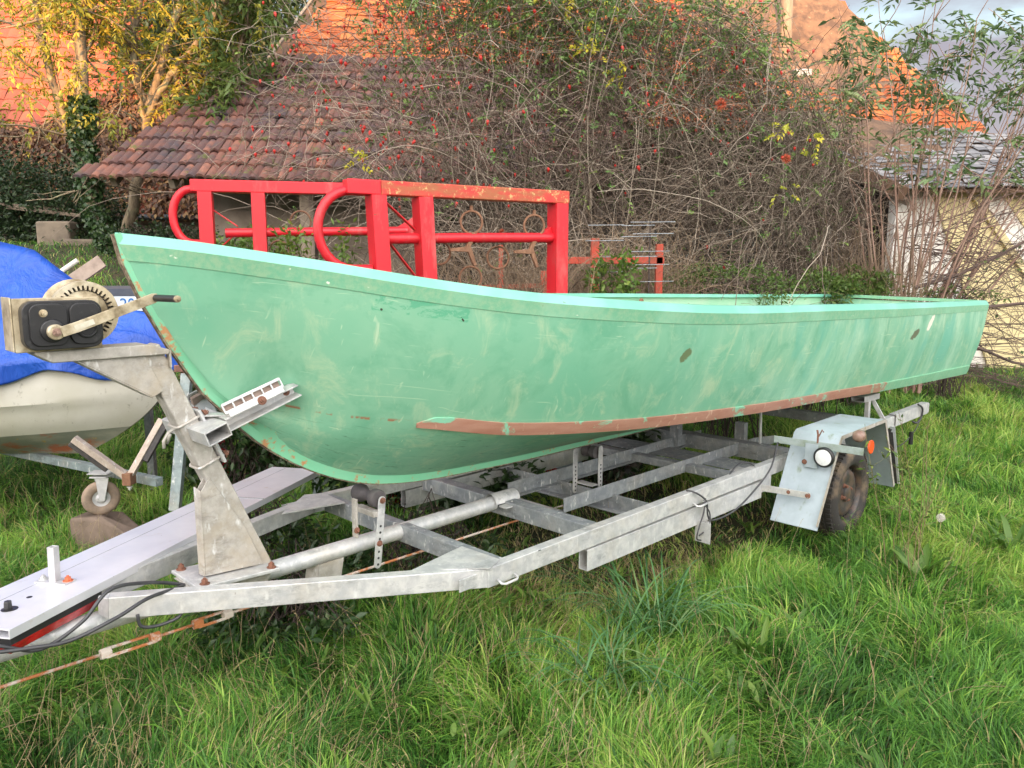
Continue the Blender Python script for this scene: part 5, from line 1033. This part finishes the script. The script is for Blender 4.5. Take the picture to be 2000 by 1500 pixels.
def blob_tree(name, label, cat, c, rad, n, ls, lw, mat, trunk, group=None, seed=1, nclump=60, gap=.35, twigs=120):
    global rng; keep = rng; rng = np.random.default_rng(seed)
    c = np.array(c, float); rad = np.array(rad, float); g0 = float(gz(c[0], c[1])); t = thing(name, label, cat, (c[0], c[1], g0), group)
    cl = norm(rng.normal(size=(nclump, 3)))*rng.uniform(.35, 1, (nclump, 1))**.6; k = rng.integers(0, nclump, n)
    P = cl[k]+rng.normal(0, .16, (n, 3)); P = c+P*rad; P = P[P[:, 2] > g0+.03]; m = len(P)
    V, F = leaves(P, norm(P-c)*.6+rng.normal(0, .7, (m, 3))+np.array([0, 0, -.2]), ls*rng.uniform(.6, 1.3, m), lw*rng.uniform(.7, 1.2, m)); clr = rng.random(nclump)
    np_obj('foliage' if not trunk else 'crown', V, [F], mat, t, np.clip(.5*rng.random(m)+.5*rng.random(m), 0, 1).repeat(5))
    E_ = c+cl[rng.integers(0, nclump, twigs)]*rad*.95; S0 = np.tile(np.array([c[0], c[1], g0]), (twigs, 1))+rng.normal(0, .1, (twigs, 3))*np.array([rad[0], rad[1], 0])*2
    f_ = np.linspace(0, 1, 7)[None, :, None]; B = S0[:, None]*(1-f_)+E_[:, None]*f_+rng.normal(0, .05, (twigs, 7, 3)); B[:, :, 2] += .25*np.sin(f_[..., 0]*PI)
    V, F = tubes(B, .005 if not trunk else .06, .002, 4); TV = [(V, F, np.zeros(len(V)))]
    if trunk: (V, F), Q = limb([(c[0], c[1], g0), (c[0]+.1, c[1], c[2])], trunk, trunk*.5); TV.append((V, F, np.zeros(len(V))))
    V, F, _ = merge(TV); np_obj('trunk' if trunk else 'stems', V, F, BARK if trunk else TWIGD, t, None, smooth=True); rng = keep; return t
blob_tree('evergreen_tree', 'dark evergreen tree filling the gap behind the outhouse ridge', 'tree', (-6.4, 20.5, 5.2), (3.2, 2.0, 4.4), 46000, .21, .10, LDRK, .25, None, 21, 110, twigs=200)
blob_tree('evergreen_tree', 'dark evergreen tree behind the farmhouse eave, left of its taller neighbour', 'tree', (-8.6, 22.8, 6.3), (2.0, 1.6, 2.6), 9000, .17, .08, LDRK, .2, None, 22, 60)
blob_tree('green_shrub', 'dense dark green shrub in front of the farmhouse, at the left edge', 'shrub', (-9.6, 13.9, 2.75), (1.9, .9, 1.0), 13000, .08, .045, LDRK, 0, 'shrubs at the left', 23, 90)
blob_tree('green_shrub', 'lower green shrub between the left edge shrub and the ivy covered trunk', 'shrub', (-7.5, 13.5, 2.5), (1.1, .7, .75), 6500, .08, .04, LDRK, 0, 'shrubs at the left', 24, 60)
blob_tree('green_shrub', 'yellow green sprig of shrub at the left edge above the dark one', 'shrub', (-9.8, 13.2, 3.15), (.35, .3, .35), 500, .09, .04, LGRN, 0, 'shrubs at the left', 25, 14)
blob_tree('green_shrub', 'small low dark shrub at the foot of the leaning ash', 'shrub', (-5.0, 11.4, 1.75), (.9, .5, .45), 4500, .06, .035, LDRK, 0, 'shrubs at the left', 26, 50)
# creeper over the farmhouse roof, part of the house
n = 17000; P = np.zeros((n, 3)); P[:, 0] = rng.uniform(-16, -5.8, n); yy = 16.95+rng.random(n)*1.95*(1+.25*np.sin(P[:, 0]*1.3)); P[:, 1] = yy; P[:, 2] = 2.7+1.4*(yy-17)
P = P[~((P[:, 0] > -7.3) & (yy > 18.4))]; n = len(P)
nv_ = np.array([0, -1.4, 1])/1.72; P = P+nv_*rng.uniform(.05, .22, (n, 1))
V, F = leaves(P, rng.normal(0, .5, (n, 3))+np.array([0, -.25, -1.]), rng.uniform(.09, .17, n), rng.uniform(.06, .10, n), up=nv_*1.5)
CREEP = leafmat('brown_creeper', [(0, (.05, .025, .015)), (.5, (.11, .055, .03)), (.85, (.19, .095, .04)), (1, (.26, .17, .06))], .7, .15); o = np_obj('creeper', V, [F], CREEP, farm, rng.random(n).repeat(5))

# ------------------------------------------------------------------ rose thicket
LROSE = leafmat('rose_leaves', [(0, (.09, .17, .045)), (.6, (.17, .28, .08)), (.88, (.30, .40, .10)), (.93, (.40, .46, .07)), (1, (.66, .58, .06))], .5, .35)
rb = thing('rose_thicket', 'huge tangled leafless dog rose thicket with red hips in front of the barn', 'rose bush', (1.2, 8.8, 0))
def ztop(x): return np.interp(x, [-4.0, -3.2, -2.7, -2.0, 0, 3, 4.2, 4.9], [2.4, 3.1, 4.3, 4.9, 5.1, 3.95, 3.3, 2.8])
def zbot(x): return np.interp(x, [-3.5, -2.8, -2.0, -1.0, 0], [2.9, 2.5, 2.1, 1.6, .8])
# canes: from the root crowns up and over
n = 520; bx_ = rng.uniform(-.5, 4.6, n); P0 = np.stack([bx_, rng.uniform(8.3, 9.6, n), np.full(n, .2)], 1); D = np.stack([rng.normal(-.12, .32, n), rng.normal(-.05, .2, n), np.ones(n)], 1)
CN = walk(P0, D, rng.uniform(2.6, 5.6, n), 22, .11, .16, .03)
n2 = 85; P0 = np.stack([rng.uniform(-.9, .8, n2), rng.uniform(8.2, 9.2, n2), rng.uniform(1.6, 3.2, n2)], 1); D = np.stack([-np.ones(n2), rng.normal(-.1, .2, n2), rng.normal(.55, .3, n2)], 1)
C2 = walk(P0, D, rng.uniform(1.2, 3.0, n2), 22, .12, .22, .02)
CN = np.concatenate([CN, C2]); CN = CN[~((CN[:, :, 2] > ztop(CN[:, :, 0])+.25).any(1) & (CN[:, -1, 0] > 1.6))]
def back(P): P = P.copy(); P[..., 1] += 1.05*np.clip(P[..., 0]-2.4, 0, 3); return P
pts = CN[:, 4:].reshape(-1, 3)
def fit(P, e=.15): return (P[:, 2] < ztop(P[:, 0])+e) & (P[:, 2] > zbot(P[:, 0])-e) & (P[:, 0] > -4.) & (P[:, 0] < 5.1)
TV = [tubes(back(CN), .0062, .0024, 4)]
n = 12500; xr = rng.uniform(-3.0, 5.0, n); dens = np.clip(np.interp(xr, [-3.0, -1.6, -.6, .3, 4.0, 4.7], [.04, .12, .50, 1, 1, .45]), 0, 1); xr = xr[rng.random(n) < dens]; n = len(xr)
zr_ = zbot(xr)+(ztop(xr)-zbot(xr))*rng.random(n); P0 = np.stack([xr, rng.uniform(7.9, 9.6, n), zr_], 1)
T1 = walk(P0, rng.normal(0, 1, (n, 3))*np.array([1, .6, .8])+np.array([0, 0, .1]), rng.uniform(.4, 1.5, n), 8, .28, .12)
T1 = back(T1[fit(T1[:, -1])]); TV.append(tubes(T1, .0045, .0016, 3))
k = rng.integers(0, len(T1), 9000); kk = rng.integers(1, 8, 9000); P0 = T1[k, kk]; T2 = walk(P0, rng.normal(0, 1, (9000, 3)), rng.uniform(.12, .5, 9000), 5, .3, .1); TV.append(tubes(T2, .0026, .0012, 3))
def perst(v, K, sd): n_s = len(v)//(K*sd); return np.repeat(rng.random(n_s)**1.5, K*sd)
V, F, At = merge([(TV[0][0], TV[0][1], perst(TV[0][0], 22, 4)), (TV[1][0], TV[1][1], perst(TV[1][0], 8, 3)), (TV[2][0], TV[2][1], perst(TV[2][0], 5, 3))]); np_obj('stems', V, F, TWIG, rb, At)
# leaves: thicker towards the top right, clusters elsewhere
def pick(n, wfun, P):
    w_ = wfun(P); w_ = w_/w_.sum(); return P[rng.choice(len(P), n, p=w_)]
allp = T1.reshape(-1, 3)
wf1 = lambda P: np.exp((P[:, 2]-4.2)*1.6)*(P[:, 0] > -1.6)+.035*(P[:, 2] < 2.0)+.008
C = pick(6500, wf1, allp)+rng.normal(0, .03, (6500, 3)); D = rng.normal(0, .8, (6500, 3))+np.array([0, -.4, 0])
V, F, At = compound(C, D, rng.uniform(.08, .15, 6500), 3, .046, .026, .25); rl = (V, F, At*.9)
yc = np.array([(.55, 8.0, 4.15), (.80, 8.0, 4.0), (.35, 8.0, 4.3), (.68, 8.0, 3.75), (-1.48, 7.8, 2.65), (2.6, 7.9, 3.0), (2.75, 7.9, 2.35), (2.9, 7.9, 2.85), (1.0, 8.0, 3.55), (.2, 8.0, 4.4), (.95, 7.9, 4.2)])
k = rng.integers(0, len(yc), 70); C = yc[k]+rng.normal(0, .055, (70, 3)); V, F, At = compound(C, rng.normal(0, .8, (70, 3)), rng.uniform(.06, .12, 70), 3, .048, .028, .3); V, F, At = merge([rl, (V, F, .95+.05*At)]); np_obj('leaves', V, F, LROSE, rb, At)
# hips: the hundred nearest one by one, the rest together
HIP = plain('red_rose_hips', (.52, .018, .012), (.38, .02, .012), 30, .3, bump=0)
hb_ = MB(); hb_.lathe((0, 0, 0), (0, 0, -1), [(0, -.013), (.008, -.010), (.0115, 0), (.008, .010), (.003, .014), (.003, .020), (0, .020)], 8)
wf2 = lambda P: np.exp(-((P[:, 0]+1.7)/1.0)**2)*1.6*(P[:, 2] > 2.3)+.20*(P[:, 2] > 2.6)+.02
HP = pick(480, wf2, allp[allp[:, 1] < 8.8])+rng.normal(0, .02, (480, 3)); HP = HP[np.argsort(HP[:, 1])]
h0 = hb_.build('rose_hip', HIP, None, smooth=True); h0.parent = rb
for i in range(100):
    h = h0 if i == 0 else link(h0.copy()); h.parent = rb; h.location = Vector(HP[i])-Vector(rb.location); s_ = random.uniform(1.0, 1.6); h.scale = (s_, s_, s_*1.15); h.rotation_euler = (random.uniform(-.6, .6), random.uniform(-.6, .6), 0)
mv = np.array(hb_.v); mf = [f for f in hb_.f]; f4 = np.array(mf); VV = []; FF = []
for i in range(100, 480): VV.append(mv*random.uniform(1.0, 1.6)+HP[i]); FF.append(f4+(i-100)*len(mv))
o = np_obj('far_rose_hips', np.concatenate(VV), [np.concatenate(FF)], HIP, rb, None, smooth=True); o['kind'] = 'stuff'
GALL = plain('red_moss_gall', (.50, .08, .05), (.42, .16, .06), 60, .9)
for (x_, y_, z_, r_) in ((1.92, 7.5, 3.13, .055), (2.58, 7.6, 2.66, .042), (-.1, 8, 2.0, .03)):
    m_ = 260; d_ = norm(rng.normal(size=(m_, 3))); V, F = leaves(np.array([x_, y_, z_])+d_*r_*.3, d_, r_*rng.uniform(.5, 1.1, m_), .006); np_obj('moss_gall', V, [F], GALL, rb, None)
# dry grass stalks and low nettles at the foot of the thicket
ds = thing('dry_stalks', 'pale dry grass stalks bent over behind the right post of the rusty frame', 'dry grass', (1.0, 7.3, 0))
n = 700; P0 = np.stack([rng.normal(1.05, .38, n), rng.uniform(7.0, 7.6, n), rng.uniform(.9, 1.4, n)], 1); P = walk(P0, np.stack([rng.normal(0, .45, n), rng.normal(-.1, .3, n), np.ones(n)], 1), rng.uniform(.4, 1.1, n), 9, .14, .38); V, F = tubes(P, .003, .0012, 3); np_obj('stalks', V, [F], STRAW, ds, rng.random(len(P)).repeat(27))
n = 420; P0 = np.stack([rng.normal(-.15, .35, n), rng.uniform(5.9, 6.6, n), rng.uniform(1.1, 1.5, n)], 1); P = walk(P0, np.stack([rng.normal(0, .45, n), rng.normal(-.1, .3, n), np.ones(n)], 1), rng.uniform(.25, .8, n), 9, .14, .3); V, F = tubes(P, .0026, .001, 3); np_obj('stalks', V, [F], STRAW, ds, rng.random(len(P)).repeat(27))
n = 420; P0 = np.stack([rng.uniform(3.6, 4.9, n), rng.uniform(9.2, 9.9, n), rng.uniform(.4, 1.2, n)], 1); P = walk(P0, np.stack([rng.normal(0, .2, n), rng.normal(-.05, .2, n), np.ones(n)], 1), rng.uniform(.5, 1.4, n), 9, .1, .12); V, F = tubes(P, .0042, .0016, 3); np_obj('stalks', V, [F], STRAW, ds, rng.random(len(P)).repeat(27))
def leafy_plant(name, label, cat, c, rad, n, ls, lw, mat, group=None, seed=1): return blob_tree(name, label, cat, c, rad, n, ls, lw, mat, 0, group, seed, 26, twigs=40)
LNET = leafmat('nettle_leaves', [(0, (.06, .12, .02)), (.7, (.13, .21, .035)), (1, (.22, .28, .05))], .5, .35)
gN = 'green weeds behind the boat'
leafy_plant('nettle_clump', 'tall dark nettles behind the trailer, under the nearer red frame', 'nettles', (-.5, 4.95, .45), (.75, .3, .45), 5200, .07, .035, LIVY, gN, 51)
leafy_plant('nettle_clump', 'tall dark nettles behind the trailer, under the right red post', 'nettles', (.55, 5.75, .45), (.7, .3, .45), 3600, .07, .035, LIVY, gN, 52)
leafy_plant('nettle_clump', 'nettles growing right of the red right hand post', 'nettles', (.82, 6.35, 1.45), (.24, .2, .36), 900, .065, .03, LNET, gN, 31)
leafy_plant('nettle_clump', 'nettles in the hoop of the nearer red frame', 'nettles', (-1.55, 6.2, 1.55), (.32, .3, .42), 900, .06, .028, LNET, gN, 32)
leafy_plant('nettle_clump', 'nettles behind the farther red frame', 'nettles', (-2.3, 6.9, 1.6), (.4, .3, .36), 1400, .06, .028, LNET, gN, 33)
leafy_plant('creeping_plant', 'green plant spilling over the far gunwale near the stern', 'plant', (3.2, 8.3, 1.40), (.48, .25, .22), 1300, .06, .03, LGRN, gN, 34)
leafy_plant('creeping_plant', 'green plant against the far gunwale, left of the elder stems', 'plant', (4.05, 9.3, 1.42), (.5, .25, .2), 1300, .065, .03, LGRN, gN, 38)
leafy_plant('nettle_clump', 'tall dark nettles under the farther red frame', 'nettles', (-1.95, 5.55, .45), (.55, .25, .5), 3000, .07, .035, LIVY, gN, 53)
leafy_plant('creeping_plant', 'low green plant along the gunwale right of the tine rack', 'plant', (2.05, 7.35, 1.45), (.7, .2, .24), 1400, .05, .02, LGRN, gN, 35)
leafy_plant('creeping_plant', 'small green sprigs over the stern end of the boat against the white wall', 'plant', (5.4, 9.6, 1.30), (.6, .2, .14), 420, .05, .025, LGRN, gN, 36)
leafy_plant('creeping_plant', 'dark green low plant behind the timber left of the green bow', 'plant', (-3.2, 8.6, 1.4), (.5, .3, .2), 1200, .05, .035, LDRK, gN, 37)

# ------------------------------------------------------------------ elder shrub at the right
LELD = leafmat('elder_leaves', [(0, (.07, .13, .05)), (.6, (.15, .235, .09)), (1, (.28, .35, .14))], .42, .3)
STEM = twigmat('pinkish_elder_stems', (.28, .17, .13), (.38, .28, .22))
el = thing('elder_shrub', 'tall upright elder shrub with drooping green leaves against the sky at the right', 'shrub', (4.9, 9.9, 0))
n = 34; P0 = np.stack([rng.uniform(4.5, 5.2, n), rng.uniform(9.6, 10.2, n), np.full(n, .1)], 1)
D = np.stack([np.concatenate([rng.uniform(-.30, .10, 16), rng.uniform(.10, .70, 18)]), rng.normal(0, .08, n), np.ones(n)], 1)
LL = np.concatenate([rng.uniform(3.8, 4.7, 16), rng.uniform(3.4, 5.2, 18)]); ES = walk(P0, D, LL, 20, .035, 0, .01); TV = [tubes(ES, .017, .005, 6)]
SB = []; 
for i in range(n):
    k = rng.integers(9, 20, 8); d = rng.normal(0, .8, (8, 3))+np.array([0, 0, .7]); SB.append(walk(ES[i, k], d, rng.uniform(.25, .8, 8), 6, .1, 0, .08))
SB = np.concatenate(SB); TV.append(tubes(SB, .006, .003, 4)); V, F, At = merge([(v, f, rng.random(len(v))) for v, f in TV]); np_obj('stems', V, F, STEM, el, At, smooth=True)
C = np.concatenate([ES[:, 11:].reshape(-1, 3), SB[:, 2:].reshape(-1, 3), SB[:, -1]]); C = C[C[:, 2] > 2.6]; C = C[rng.random(len(C)) < np.where(C[:, 2] > 3.6, .62, .13)]; m = len(C); 
D = rng.normal(0, 1, (m, 3)); D[:, 2] = .25+rng.normal(0, .25, m); V, F, At = compound(C, D, rng.uniform(.16, .30, m), 3, .14, .042, .55); np_obj('leaves', V, [F], LELD, el, At)
# bare bramble thicket over the white wall
bt = thing('bare_bramble', 'bare dark bramble branches sprawling over the white wall at the right', 'bramble', (5.2, 9.9, 0))
n = 120; P0 = np.stack([rng.uniform(4.8, 5.3, n), rng.uniform(9.4, 10.4, n), rng.uniform(.2, 2.2, n)], 1); D = np.stack([np.ones(n), rng.normal(0, .2, n), rng.normal(.12, .34, n)], 1); B1 = walk(P0, D, rng.uniform(1.4, 3.8, n), 20, .13, .08)
k = rng.integers(0, n, 900); kk = rng.integers(3, 20, 900); B2 = walk(B1[k, kk], rng.normal(0, .8, (900, 3))+np.array([.3, 0, .25]), rng.uniform(.15, .7, 900), 7, .2, .1)
big = walk(np.array([[4.9, 9.4, 1.15], [4.8, 9.5, .8], [4.9, 9.6, 1.4]]), np.array([[1, 0, .08], [1, 0, -.05], [1, 0, .3]]), np.array([3.2, 3.0, 2.6]), 20, .05, .0)
V, F, At = merge([(v, f, rng.random(len(v))) for v, f in (tubes(B1, .006, .002, 4), tubes(B2, .003, .0012, 3), tubes(big, .024, .010, 7))]); np_obj('branches', V, F, TWIGD, bt, At)
n = 240; C = B2[rng.integers(0, len(B2), n), -1]; C = C[C[:, 2] < 1.9]; m = len(C); V, F = leaves(C, rng.normal(0, .8, (m, 3)), rng.uniform(.05, .09, m), .04); np_obj('leaves', V, [F], LELD, bt, rng.random(m).repeat(5))

# ------------------------------------------------------------------ grass and weeds
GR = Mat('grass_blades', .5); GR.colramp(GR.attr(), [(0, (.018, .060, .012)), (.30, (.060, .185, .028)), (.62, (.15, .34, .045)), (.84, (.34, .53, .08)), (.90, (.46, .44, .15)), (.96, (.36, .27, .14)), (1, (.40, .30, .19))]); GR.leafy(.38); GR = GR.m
def blades(P, H_, Wd_, lean, dirv, col, name, lv=4):
    n = len(P); a = rng.uniform(0, 2*PI, n); S = np.stack([np.cos(a), np.sin(a), 0*a], 1); f_ = np.array([0, .35, .7, 1.]); V = np.zeros((n, 7, 3))
    for i, t in enumerate(f_):
        z = H_*t*(1-.35*lean*t*t*1.0); off = dirv*(H_*lean*t*t)[:, None]; c = P+off; c = c.copy(); c[:, 2] += z
        if i < 3: w_ = (Wd_*(1-.45*t)/2)[:, None]; V[:, 2*i] = c-S*w_; V[:, 2*i+1] = c+S*w_
        else: V[:, 6] = c
    i = np.arange(n)[:, None]*7; F4 = np.concatenate([i+np.array([[0, 1, 3, 2]]), i+np.array([[2, 3, 5, 4]])]); F3 = i+np.array([[4, 5, 6]])
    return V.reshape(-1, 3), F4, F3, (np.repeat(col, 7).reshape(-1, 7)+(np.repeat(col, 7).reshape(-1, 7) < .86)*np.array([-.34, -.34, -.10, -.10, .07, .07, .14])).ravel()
def fnoise(x, y, s, seed):
    r = np.random.default_rng(seed); o = 0
    for k in range(6): a = r.uniform(0, 2*PI); fq = s*r.uniform(.6, 1.8); o = o+np.sin((x*math.cos(a)+y*math.sin(a))*fq+r.uniform(0, 6))
    return o/6
def field(n, yr, hmin, hmax, wmul=1., cond=None):
    v = rng.random(n); y = yr[0]*(yr[1]/yr[0])**v; x = rng.uniform(-1, 1, n)*(y*.72+.5)
    m = np.ones(n, bool) if cond is None else cond(x, y); x, y = x[m], y[m]; n = len(x)
    cl = fnoise(x, y, 6, 3)*1.4; c2 = fnoise(x, y, 1.6, 5)*1.2; c3 = fnoise(x, y, 13, 6); ang = fnoise(x, y, 3.4, 9)*7+fnoise(x, y, 9, 4)*4+rng.normal(0, .8, n); dv = np.stack([np.cos(ang), np.sin(ang), 0*ang], 1)
    tS, tT = R*(x+y), R*(y-x); under = smooth((tS-2.0)/1.2)*smooth((5.4-tS)/.6)*smooth((tT-2.05)/.25)*smooth((3.7-tT)/.3)
    H_ = rng.uniform(hmin, hmax, n)*(1+.45*cl)*(1-.62*under); lean = np.clip(rng.normal(.80, .42, n)+.5*c3, .05, 1.9)
    col = np.clip(.42+.34*c2+.22*cl+.28*c3+rng.normal(0, .16, n)+.10*smooth((x-.5)/2)+.05, 0, .86); dry = rng.random(n) < (.035+.05*(x < .6)+.08*np.clip(-c2+.2, 0, 1)*(x < 1.2)+.5*under); col = np.where(dry, rng.uniform(.88, 1, n), col)
    keep_ = rng.random(n) > under*.55; P = np.stack([x, y, gz(x, y)], 1)
    W_ = (.0018+.0011*y**.75)*wmul*np.clip(rng.lognormal(0, .42, n), .5, 3.0)
    return [a_[keep_] for a_ in (P, H_, W_, lean, dv, col)]
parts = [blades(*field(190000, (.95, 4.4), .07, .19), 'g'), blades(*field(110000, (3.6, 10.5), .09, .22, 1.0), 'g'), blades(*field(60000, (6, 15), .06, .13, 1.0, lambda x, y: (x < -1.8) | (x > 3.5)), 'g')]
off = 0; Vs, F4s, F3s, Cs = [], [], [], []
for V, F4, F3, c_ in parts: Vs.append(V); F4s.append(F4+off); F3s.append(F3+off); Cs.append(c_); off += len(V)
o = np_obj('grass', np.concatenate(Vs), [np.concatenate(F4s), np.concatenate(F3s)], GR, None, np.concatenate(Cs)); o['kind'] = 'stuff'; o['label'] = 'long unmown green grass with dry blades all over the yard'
# seed stalks
n = 1300; v = rng.random(n); y = 1.2*(6/1.2)**v; x = rng.uniform(-1, 1, n)*(y*.72+.3); m = fnoise(x, y, 1.4, 8)+.35*(x < .6) > .05; x, y = x[m], y[m]; n = len(x)
P = walk(np.stack([x, y, gz(x, y)], 1), np.stack([rng.normal(0, .3, n), rng.normal(0, .3, n), np.ones(n)], 1), rng.uniform(.18, .46, n), 8, .09, .16); V, F = tubes(P, .0011, .0007, 3)
C = P[:, 5:].reshape(-1, 3); m = len(C); V2, F2 = leaves(C, rng.normal(0, .5, (m, 3))+np.array([0, 0, .8]), .016, .003); o = np_obj('grass_seed_stalks', np.concatenate([V, V2]), [F, F2+len(V)], plain('dry_seed_stalks', (.34, .25, .15), (.24, .20, .09), 4, .8), None); o['kind'] = 'stuff'; o['label'] = 'thin brown grass seed stalks standing in the lawn'
# broad-leaved weeds
LDOC = leafmat('dock_leaves', [(0, (.05, .12, .018)), (.7, (.10, .19, .03)), (1, (.17, .26, .045))], .4, .35)
LBLU = leafmat('bluish_grass', [(0, (.04, .12, .04)), (.7, (.10, .24, .08)), (1, (.22, .32, .12))], .45, .35)
def long_leaves(P0, D, L, Wd, K=9, grav=.22, wander=.03):
    P = walk(P0, D, L, K, wander, grav); n = len(P); T_ = norm(np.gradient(P, axis=1)); S = norm(np.cross(T_, np.array([0, 0, 1.])+rng.normal(0, .15, (n, 1, 3)))); f_ = np.linspace(0, 1, K); pr = (np.sin(np.clip(f_*1.02, 0, 1)*PI)**.6*.9+.1*(1-f_))
    w_ = np.broadcast_to(Wd, n)[:, None, None]*pr[None, :, None]/2; V = np.stack([P-S*w_+[0, 0, .15]*w_, P-[0, 0, .2]*w_, P+S*w_+[0, 0, .15]*w_], 2).reshape(-1, 3)
    i = (np.arange(n)*K*3)[:, None, None]+(np.arange(K-1)*3)[None, :, None]+np.arange(2)[None, None, :]; F = np.stack([i, i+1, i+4, i+3], -1).reshape(-1, 4); return V, F, rng.random(n).repeat(K*3)
def weed(name, label, cat, x, y, n, L, Wd, mat, tilt=.9, group=None, grav=.22, K=9):
    a = rng.uniform(0, 2*PI, n); z = float(gz(x, y)); P0 = np.stack([x+rng.normal(0, .02+(n > 40)*.055, n), y+rng.normal(0, .02+(n > 40)*.055, n), np.full(n, z+.02)], 1); D = np.stack([np.cos(a)*tilt, np.sin(a)*tilt, np.ones(n)], 1)
    V, F, At = long_leaves(P0, D, L*rng.uniform(.6, 1.15, n), Wd, K, grav); o = np_obj(name, V, [F], mat, None, At, loc=(x, y, z), smooth=True); tag(o, label, cat, group); return o
weed('dock_plant', 'broad leaved dock right of centre in the foreground grass', 'weed', .68, 2.35, 9, .20, .035, LDOC, .45, 'broad leaved weeds in the grass')
weed('dock_plant', 'broad leaved weed against the front of the trailer tyre', 'weed', 2.15, 3.98, 20, .24, .05, LDOC, .7, 'broad leaved weeds in the grass')
weed('dock_plant', 'pale broad leaved plant low in the foreground at the right', 'weed', 1.25, 2.75, 8, .16, .028, LDOC, .8, 'broad leaved weeds in the grass')
weed('dock_plant', 'broad leaved plant at the right edge, below the stern of the boat', 'weed', 2.85, 4.3, 12, .26, .04, LDOC, .8, 'broad leaved weeds in the grass')
weed('dock_plant', 'dock with upright leaves between the bluish tussock and the wheel', 'weed', 1.02, 3.1, 10, .20, .034, LDOC, .5, 'broad leaved weeds in the grass')
weed('grass_tussock', 'arching bluish grass tussock under the trailer side rail', 'grass tussock', .62, 3.35, 80, .60, .008, LBLU, .75, 'bluish tussocks', .34, 12)
weed('grass_tussock', 'smaller bluish grass tussock left of the arching one', 'grass tussock', .38, 2.95, 60, .46, .008, LBLU, .9, 'bluish tussocks', .36, 12)
n = 340; v = rng.random(n); y = 1.3*(6.5/1.3)**v; x = rng.uniform(-1, 1, n)*(y*.72+.3); GP = np.stack([x, y, gz(x, y)+.05], 1); GP = np.repeat(GP, 7, 0)+rng.normal(0, .02, (n*7, 3)); a = rng.uniform(0, 2*PI, n*7)
V, F, At = long_leaves(GP, np.stack([np.cos(a), np.sin(a), np.full(n*7, .9)], 1), rng.uniform(.05, .13, n*7), rng.uniform(.012, .026, n*7), 6, .25); o = np_obj('ground_cover', V, [F], LDOC, None, At, smooth=True); o['kind'] = 'stuff'; o['label'] = 'small broad leaved weeds scattered through the grass'
# leafy ground plants under the trailer
for i, (x, y, s_, lb_) in enumerate(((-1.05, 3.5, .26, 'leafy nettle patch between the winch post and the keel roller'), (-.5, 4.0, .26, 'leafy nettle patch behind the keel roller'), (-1.5, 4.3, .3, 'leafy nettle patch behind the lighting board'))):
    leafy_plant('nettle_patch', lb_, 'nettles', (x, y, .10), (.42, .36, .17), 1100, .06, .025, LIVY, 'nettle patches under the boat', 40+i)
# dandelion clock and the tall weed in front of the wheel
wt = thing('tall_weed', 'tall thin branching weed with small leaves standing in front of the wheel', 'weed', (2.30, 4.20, 0))
n = 9; P = walk(np.tile(np.array([[2.16, 4.05, 0.05]]), (n, 1))+rng.normal(0, .05, (n, 3))*[1, 1, 0], np.stack([rng.normal(.1, .2, n), rng.normal(0, .1, n), np.ones(n)], 1), rng.uniform(.45, .95, n), 14, .06, 0, .02); k = rng.integers(0, n, 60); kk = rng.integers(4, 14, 60); P2 = walk(P[k, kk], rng.normal(0, .6, (60, 3))+[0, 0, .5], rng.uniform(.06, .22, 60), 5, .12)
V, F, _ = merge([(v, f, np.zeros(len(v))) for v, f in (tubes(P, .003, .0012, 4), tubes(P2, .0012, .0007, 3))]); np_obj('stems', V, F, plain('green_brown_stem', (.16, .16, .06), (.22, .12, .08), 8, .7), wt)
n = 110; C = P2[rng.integers(0, 60, n), rng.integers(0, 5, n)]; V, F = leaves(C, rng.normal(0, .7, (n, 3)), rng.uniform(.02, .055, n), .014); np_obj('leaves', V, [F], LNET, wt, rng.random(n).repeat(5))
dn = thing('dandelion_clock', 'white round dandelion clock on a thin stalk right of the wheel', 'dandelion', (2.5, 4.40, 0)); c0 = np.array([2.50, 4.40, .21])
mb = MB(); mb.tube([(2.42, 4.42, 0), (2.50, 4.40, .10), tuple(c0)], .002, 6); mb.build('stalk', plain('pale_stalk', (.3, .3, .12), rough=.6), dn)
m = 420; d_ = norm(rng.normal(size=(m, 3))); V, F = tubes(np.stack([c0+d_*.003, c0+d_*.024], 1), .0003, .0003, 3); V2, F2 = leaves(c0+d_*.021, norm(rng.normal(size=(m, 3))), .009, .002); np_obj('seed_head', np.concatenate([V, V2]), [F, F2+len(V)], plain('white_seed_down', (.75, .72, .66), None, rough=.8, bump=0), dn)
